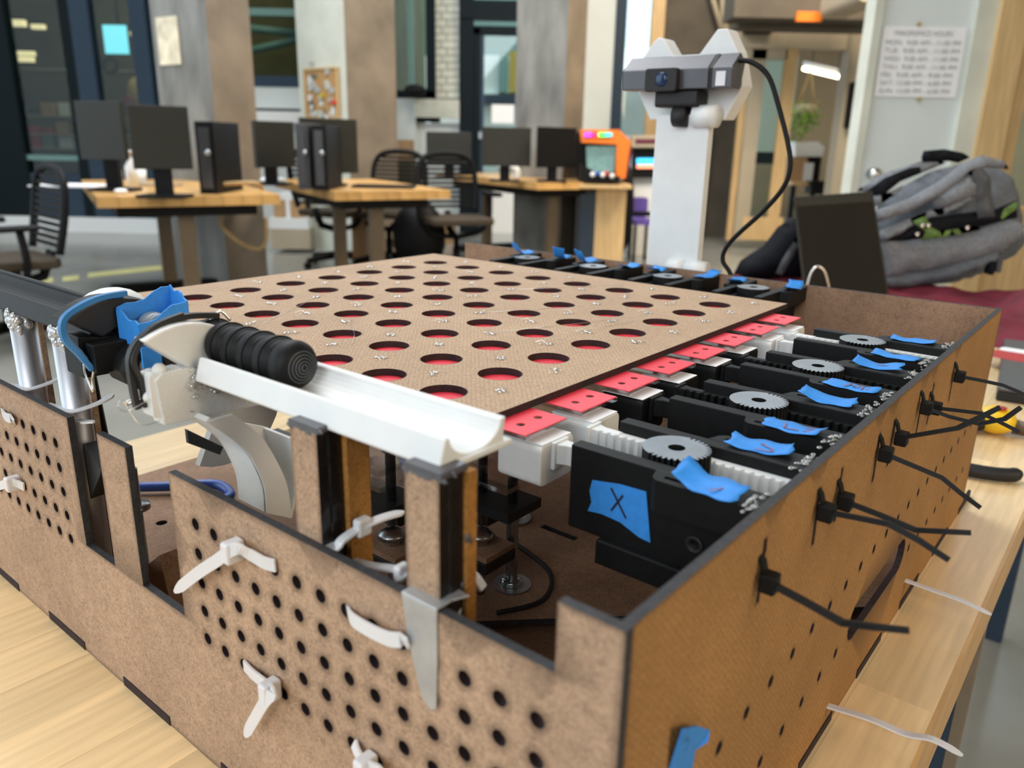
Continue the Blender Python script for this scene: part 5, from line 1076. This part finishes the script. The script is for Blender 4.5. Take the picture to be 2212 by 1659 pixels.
aq('cabinet', [(1362, 292), (1440, 292), (1440, 560), (1362, 560)], YA + .1, YA + .6, 'whitep', aw); aq('marquee', [(1364, 292), (1440, 292), (1440, 318), (1364, 318)], YA - .02, YA + .1, 'beige', aw)
aq('marquee_text', [(1372, 300), (1440, 300), (1440, 309), (1372, 309)], YA - .03, YA - .02, 'plum', aw); aq('screen_hood', [(1368, 322), (1440, 322), (1440, 384), (1368, 384)], YA + .04, YA + .1, 'pc', aw)
aq('screen', [(1376, 342), (1440, 342), (1440, 355), (1376, 355)], YA + .02, YA + .04, mat('screen_blue', (.05, .5, 1), .5, emit=1.5, var=0), aw); aq('screen_base', [(1376, 356), (1440, 356), (1440, 364), (1376, 364)], YA + .02, YA + .04, mat('screen_orange', (1, .35, .2), .5, emit=1.1, var=0), aw)
pcn = thing('purple_stool', 'purple plastic stool standing in front of the white arcade machine', 'stool', at(1392, 540, 7.4), 0, at(1392, 540, 7.4))
x0, x1, z0, z1 = span(1368, 428, 1402, 496, 7.4); part('back', MB().rbox(x0, x1, 7.5, 7.54, z0 + .1, z1, .03, 'y'), 'purple', pcn); part('seat', MB().rbox(x0 - .02, x1 + .02, 7.2, 7.52, z0 + .06, z0 + .1, .03, 'z'), 'purple', pcn); part('arm', MB().box(x0 - .05, x1, 7.18, 7.22, z0 + .14, z0 + .18), 'pc', pcn)
for x in (x0, x1):
    for y in (7.22, 7.5): part('leg', MB().tube([(x, y, 0), (x, y, z0 + .06)], .015, 8), 'chair', pcn)
# ---- far end of the bench: cloth, backpack, tablet, jacket
def puff(px, Y, th, mt_front=None, n=0, seed=0, tilt=0):
    """Cushion-like solid over a pixel outline: thickness grows away from the outline."""
    pts = [at(u, v, Y) for u, v in px]; o2 = [(p.x, p.z) for p in pts]; r = random.Random(seed)
    per = []
    for i in range(len(o2)):
        a, b = Vector(o2[i]), Vector(o2[(i + 1) % len(o2)]); k = max(1, int((b - a).length / .012)); per += [a.lerp(b, t / k) for t in range(k)]
    xs = [p.x for p in per]; zs = [p.y for p in per]; gs_ = .011; inn = []
    x = min(xs)
    while x < max(xs):
        z = min(zs)
        while z < max(zs):
            q = (x + r.uniform(-.002, .002), z + r.uniform(-.002, .002))
            if inside(q, o2) and min((Vector(q) - p).length for p in per) > .006: inn.append(q)
            z += gs_
        x += gs_
    ne = len(per); V2, _, F2, orig, _, _ = delaunay_2d_cdt([Vector(p) for p in per] + [Vector(p) for p in inn], [(i, (i + 1) % ne) for i in range(ne)], [], 0, 1e-7)
    F2 = [f for f in F2 if inside(sum((V2[i] for i in f), Vector((0, 0))) / len(f), o2)]
    D = [min((p - q).length for q in per) for p in V2]; W_ = max(D) or 1
    hgt = [th * math.sqrt(max(0, 1 - (1 - min(1, d / min(W_, th * 1.2))) ** 2)) for d in D]
    m = MB(); N = len(V2)
    yy = lambda p: Y + tilt * (p.y - min(zs))
    m.add([(p.x, yy(p) - h + .004 * math.sin(p.x * 90 + seed) * math.sin(p.y * 70) * (h > .004), p.y) for p, h in zip(V2, hgt)] + [(p.x, yy(p) + h * .6, p.y) for p, h in zip(V2, hgt)], [tuple(f) for f in F2] + [tuple(i + N for i in f)[::-1] for f in F2], 0, True)
    return m
M['pack'] = mat('backpack_grey', (.115, .128, .145), .8, var=.22, scale=160, bump=.2, bscale=600)
M['packl'] = mat('backpack_light_grey', (.19, .205, .225), .8, var=.2, scale=160, bump=.2, bscale=600)
M['webb'] = mat('webbing_black', (.008, .009, .012), .7, var=.2, scale=200, spec=.1)
M['webg'] = mat('webbing_grey', (.065, .07, .075), .6, var=.2, scale=300)
M['camo'] = mat('green_print', (.10, .18, .035), .6, var=.7, scale=30)
YP = 1.84
bk = thing('backpack', 'grey backpack lying on its side on the maroon cloth behind the box', 'backpack', at(1950, 612, YP), 0, at(1950, 612, YP))
part('body', puff([(1880, 618), (1890, 470), (1900, 430), (2010, 370), (2110, 345), (2170, 370), (2188, 420), (2196, 480), (2205, 520), (2170, 555), (2110, 590), (2040, 612), (1960, 622)], YP + .05, .10), 'pack', bk)
part('front_pocket', puff([(1890, 520), (1900, 500), (1960, 520), (2060, 508), (2180, 474), (2205, 480), (2206, 512), (2150, 548), (2040, 580), (1910, 602), (1890, 600)], YP - .06, .035, seed=1), 'packl', bk, 'lower padded pocket')
part('pocket_flap', puff([(1900, 596), (2020, 578), (2130, 545), (2170, 535), (2150, 565), (2060, 604), (1960, 622), (1900, 622)], YP - .075, .025, seed=2), 'pack', bk)
part('shoulder_strap', puff([(1890, 455), (1960, 430), (2030, 390), (2080, 352), (2120, 335), (2170, 348), (2180, 366), (2130, 362), (2090, 378), (2040, 418), (1970, 455), (1892, 482)], YP - .085, .02, seed=3), 'packl', bk, 'light grey padded shoulder strap')
part('shoulder_strap', puff([(1896, 500), (1990, 462), (2050, 440), (2090, 420), (2100, 432), (2040, 462), (1985, 475), (1945, 505), (1900, 526)], YP - .085, .02, seed=4), 'packl', bk, 'lower padded shoulder strap')
part('back_cushion', puff([(2010, 420), (2050, 392), (2085, 375), (2105, 390), (2108, 415), (2090, 432), (2040, 450), (2020, 452)], YP - .08, .03, seed=5), 'packl', bk, 'pale padded panel')
part('dark_opening', puff([(1905, 520), (1950, 500), (1985, 480), (2010, 470), (2100, 458), (2150, 452), (2196, 432), (2198, 470), (2120, 488), (2040, 505), (1960, 520)], YP - .088, .012, seed=6), 'webb', bk, 'black open pocket')
part('printed_lining', puff([(1972, 478), (2000, 466), (2010, 490), (2030, 500), (2110, 488), (2120, 496), (2050, 510), (1990, 520), (2000, 500), (1985, 492)], YP - .10, .01, seed=7), 'camo', bk, 'green printed lining with eyelets')
part('printed_lining', puff([(2160, 470), (2170, 450), (2194, 435), (2200, 445), (2180, 462), (2166, 474)], YP - .10, .01, seed=7), 'camo', bk)
for u, v in ((1993, 487), (2006, 487), (1982, 506), (2090, 492)): part('eyelet', MB().lathe([(.002, 0), (.0035, -.002), (.005, 0), (.0035, .002)], at(u, v, YP - .113), 'y', 12), 'wire', bk)
part('web_strap', puff([(2088, 372), (2120, 360), (2140, 385), (2142, 420), (2150, 468), (2112, 472), (2106, 420), (2108, 395)], YP - .10, .008, seed=8), 'webg', bk, 'wide dark grey webbing strap')
part('grab_handle', puff([(1990, 340), (1995, 326), (2040, 322), (2080, 330), (2096, 340), (2070, 352), (2050, 348), (2010, 350), (1992, 350)], YP - .03, .02, seed=9), 'webb', bk, 'black grab handle')
part('far_strap', puff([(1850, 412), (1900, 378), (1960, 358), (2000, 345), (2035, 348), (2042, 352), (1995, 372), (1945, 392), (1905, 418)], YP - .02, .02, seed=10), 'packl', bk)
part('far_strap_lining', puff([(1868, 416), (1910, 385), (1965, 362), (1988, 360), (1990, 374), (1945, 392), (1900, 428)], YP - .045, .012, seed=11), 'webb', bk, 'black mesh lining of the far strap')
part('inner_pouch', puff([(1886, 425), (1920, 415), (1950, 400), (1945, 412), (1905, 440), (1886, 448)], YP - .05, .012, seed=12), 'packl', bk)
part('buckle', MB().rbox(at(2130, 560, YP - .08).x, at(2142, 560, YP - .08).x, YP - .1, YP - .08, at(2130, 580, YP).z, at(2130, 552, YP).z, .004, 'y'), 'webb', bk); part('buckle', MB().rbox(at(2146, 560, YP - .08).x, at(2156, 560, YP - .08).x, YP - .1, YP - .08, at(2130, 575, YP).z, at(2130, 548, YP).z, .004, 'y'), 'webg', bk)
jk = thing('dark_jacket', 'black jacket with a grey strap heaped beside the tablet', 'jacket', at(1660, 600, 1.86), 0, at(1660, 600, 1.86))
part('jacket', puff([(1582, 596), (1600, 562), (1650, 530), (1680, 490), (1712, 470), (1740, 475), (1750, 530), (1750, 604), (1640, 604)], 1.86, .05, seed=13), 'webb', jk); part('strap', puff([(1676, 590), (1690, 560), (1722, 510), (1732, 516), (1712, 560), (1690, 596)], 1.80, .012, seed=14), 'webg', jk, 'grey strap')
tbY = 1.62
tb = thing('tablet', 'glossy black tablet standing upright behind the box', 'tablet', at(1820, 640, tbY), 0, at(1820, 640, tbY))
TC = [at(1738, 640, tbY - .02), at(1922, 640, tbY + .03), at(1886, 412, tbY + .10), at(1714, 425, tbY + .05)]
nn = Vector((.15, .95, -.3)).normalized() * .008
part('body', MB().hexa([TC[0], TC[1], TC[1] + nn, TC[0] + nn, TC[3], TC[2], TC[2] + nn, TC[3] + nn]), 'mon', tb, bevel=.003)
M['gloss'] = mat('tablet_glass', (.02, .018, .014), .06, var=.02)
ins = [TC[0].lerp(TC[1], .03).lerp(TC[3].lerp(TC[2], .03), .02), TC[0].lerp(TC[1], .97).lerp(TC[3].lerp(TC[2], .97), .02), TC[0].lerp(TC[1], .97).lerp(TC[3].lerp(TC[2], .97), .9), TC[0].lerp(TC[1], .03).lerp(TC[3].lerp(TC[2], .03), .9)]
k2 = -nn * .12; part('screen', MB().hexa([ins[0] + k2, ins[1] + k2, ins[1], ins[0], ins[3] + k2, ins[2] + k2, ins[2], ins[3]]), 'gloss', tb)
part('stand', MB().hexa([at(1780, 640, tbY + .16), at(1880, 640, tbY + .18), at(1880, 640, tbY + .17), at(1780, 640, tbY + .15), TC[3].lerp(TC[2], .4).lerp(TC[0].lerp(TC[1], .4), .3) + nn * 2.2, TC[3].lerp(TC[2], .7).lerp(TC[0].lerp(TC[1], .7), .3) + nn * 2.2, TC[3].lerp(TC[2], .7).lerp(TC[0].lerp(TC[1], .7), .3) + nn, TC[3].lerp(TC[2], .4).lerp(TC[0].lerp(TC[1], .4), .3) + nn]), 'mon', tb)
solo('looped_wire', MB().tube(smooth_path([at(1742, 625, 1.5), at(1752, 590, 1.5), at(1766, 576, 1.5), at(1782, 588, 1.5), at(1792, 625, 1.5)], 6), .0025, 6), 'wire', 'thin silver wire loop in front of the tablet', 'wire', None, False)
# maroon cloth: a rumpled sheet over the far end of the bench
cl = MB(); NX, NY = 46, 30; vs = []
for i in range(NX + 1):
    for j in range(NY + 1):
        x, y = -11.6 + 16.4 * i / NX, 27 + 12.8 * j / NY
        z = ZT + .02 + .10 * (1 + math.sin(x * 1.7 + y * .8)) + .08 * (1 + math.sin(y * 2.3 - x * .9)) + .05 * math.sin(x * 4.1 + 2)
        if i == 0 or j == 0 or i == NX or j == NY: z = ZT + .01
        bulge = math.exp(-((x - 3.6) / 1.6) ** 2 - ((y - 36) / 2.4) ** 2) * 3.2
        vs.append((x, y, z + bulge + .25 * bulge * math.sin(x * 5 + y * 2.3) ))
fs = [(i * (NY + 1) + j, (i + 1) * (NY + 1) + j, (i + 1) * (NY + 1) + j + 1, i * (NY + 1) + j + 1) for i in range(NX) for j in range(NY)]
cl.add(vs, fs, 0, True); 
co = solo('maroon_cloth', cl, 'maroon', 'rumpled maroon cloth spread under the backpack at the end of the bench', 'cloth'); so = co.modifiers.new('thickness', 'SOLIDIFY'); so.thickness = .004
lp = bthing('black_laptop', 'closed dark laptop with a red sticker, beyond the right panel', 'laptop', (4.6, 22.5, ZT))
lq = [(2.3, 26.8), (3.2, 19.6), (9.0, 20.4), (8.2, 27.4)]
part('base', MB().prism(lq, 'z', ZT + .01, ZT + .28), 'blackm', lp, bevel=.002); part('lid', MB().prism(lq, 'z', ZT + .29, ZT + .42), mat('laptop_lid', (.085, .085, .095), .3, metal=.3, var=.03), lp, bevel=.002)
q = bp(2195, 770, 2, ZT + .425); part('sticker', MB().prism([(q.x + .9 * math.cos(a) + (.25 if k % 2 else 0) * math.cos(a), q.y + .7 * math.sin(a)) for k, a in enumerate([2 * PI * i / 14 for i in range(14)])], 'z', ZT + .42, ZT + .428), 'redbin', lp, 'red sticker'); part('sticker_band', MB().rbox(q.x - .6, q.x + 1.2, q.y + .6, q.y + 1.2, ZT + .428, ZT + .434, .2, 'z'), 'paper', lp, 'white oval mark')
sr = bthing('pliers', 'black and yellow handled tool lying beyond the right panel', 'pliers', (4.0, 17, ZT))
q = bp(2148, 915, 2, ZT + .25); part('yellow_grip', MB().ball((q.x, q.y, ZT + .36), .48, 18, sc=(1, 1, .75)), 'yellow', sr, 'yellow rounded grip'); part('black_grip', MB().ball((q.x - .55, q.y - .2, ZT + .32), .45, 16, sc=(1.2, .9, .7)), 'blackm', sr); part('pivot', MB().lathe([(.001, 0), (.12, 0), (.12, .05), (.001, .05)], (q.x + .1, q.y - .15, ZT + .7), 'z', 14), 'redbin', sr); part('tail', MB().tube([(q.x + .4, q.y + .1, ZT + .25), (q.x + 2.0, q.y + .2, ZT + .12)], [.2, .1], 8), mat('tool_brown', (.12, .09, .06), .5), sr)
hq = [bp(u, v, 2, ZT + .17) for u, v in ((2080, 1012), (2110, 1018), (2150, 1024), (2185, 1026), (2204, 1022))]
solo('screwdriver_handle', MB().tube(smooth_path([tuple(p) for p in hq], 5), [.155] * 16 + [.16, .15, .12, .09, .03], 12), 'blackm', 'black rounded tool handle lying on the bench past the right panel', 'tool')
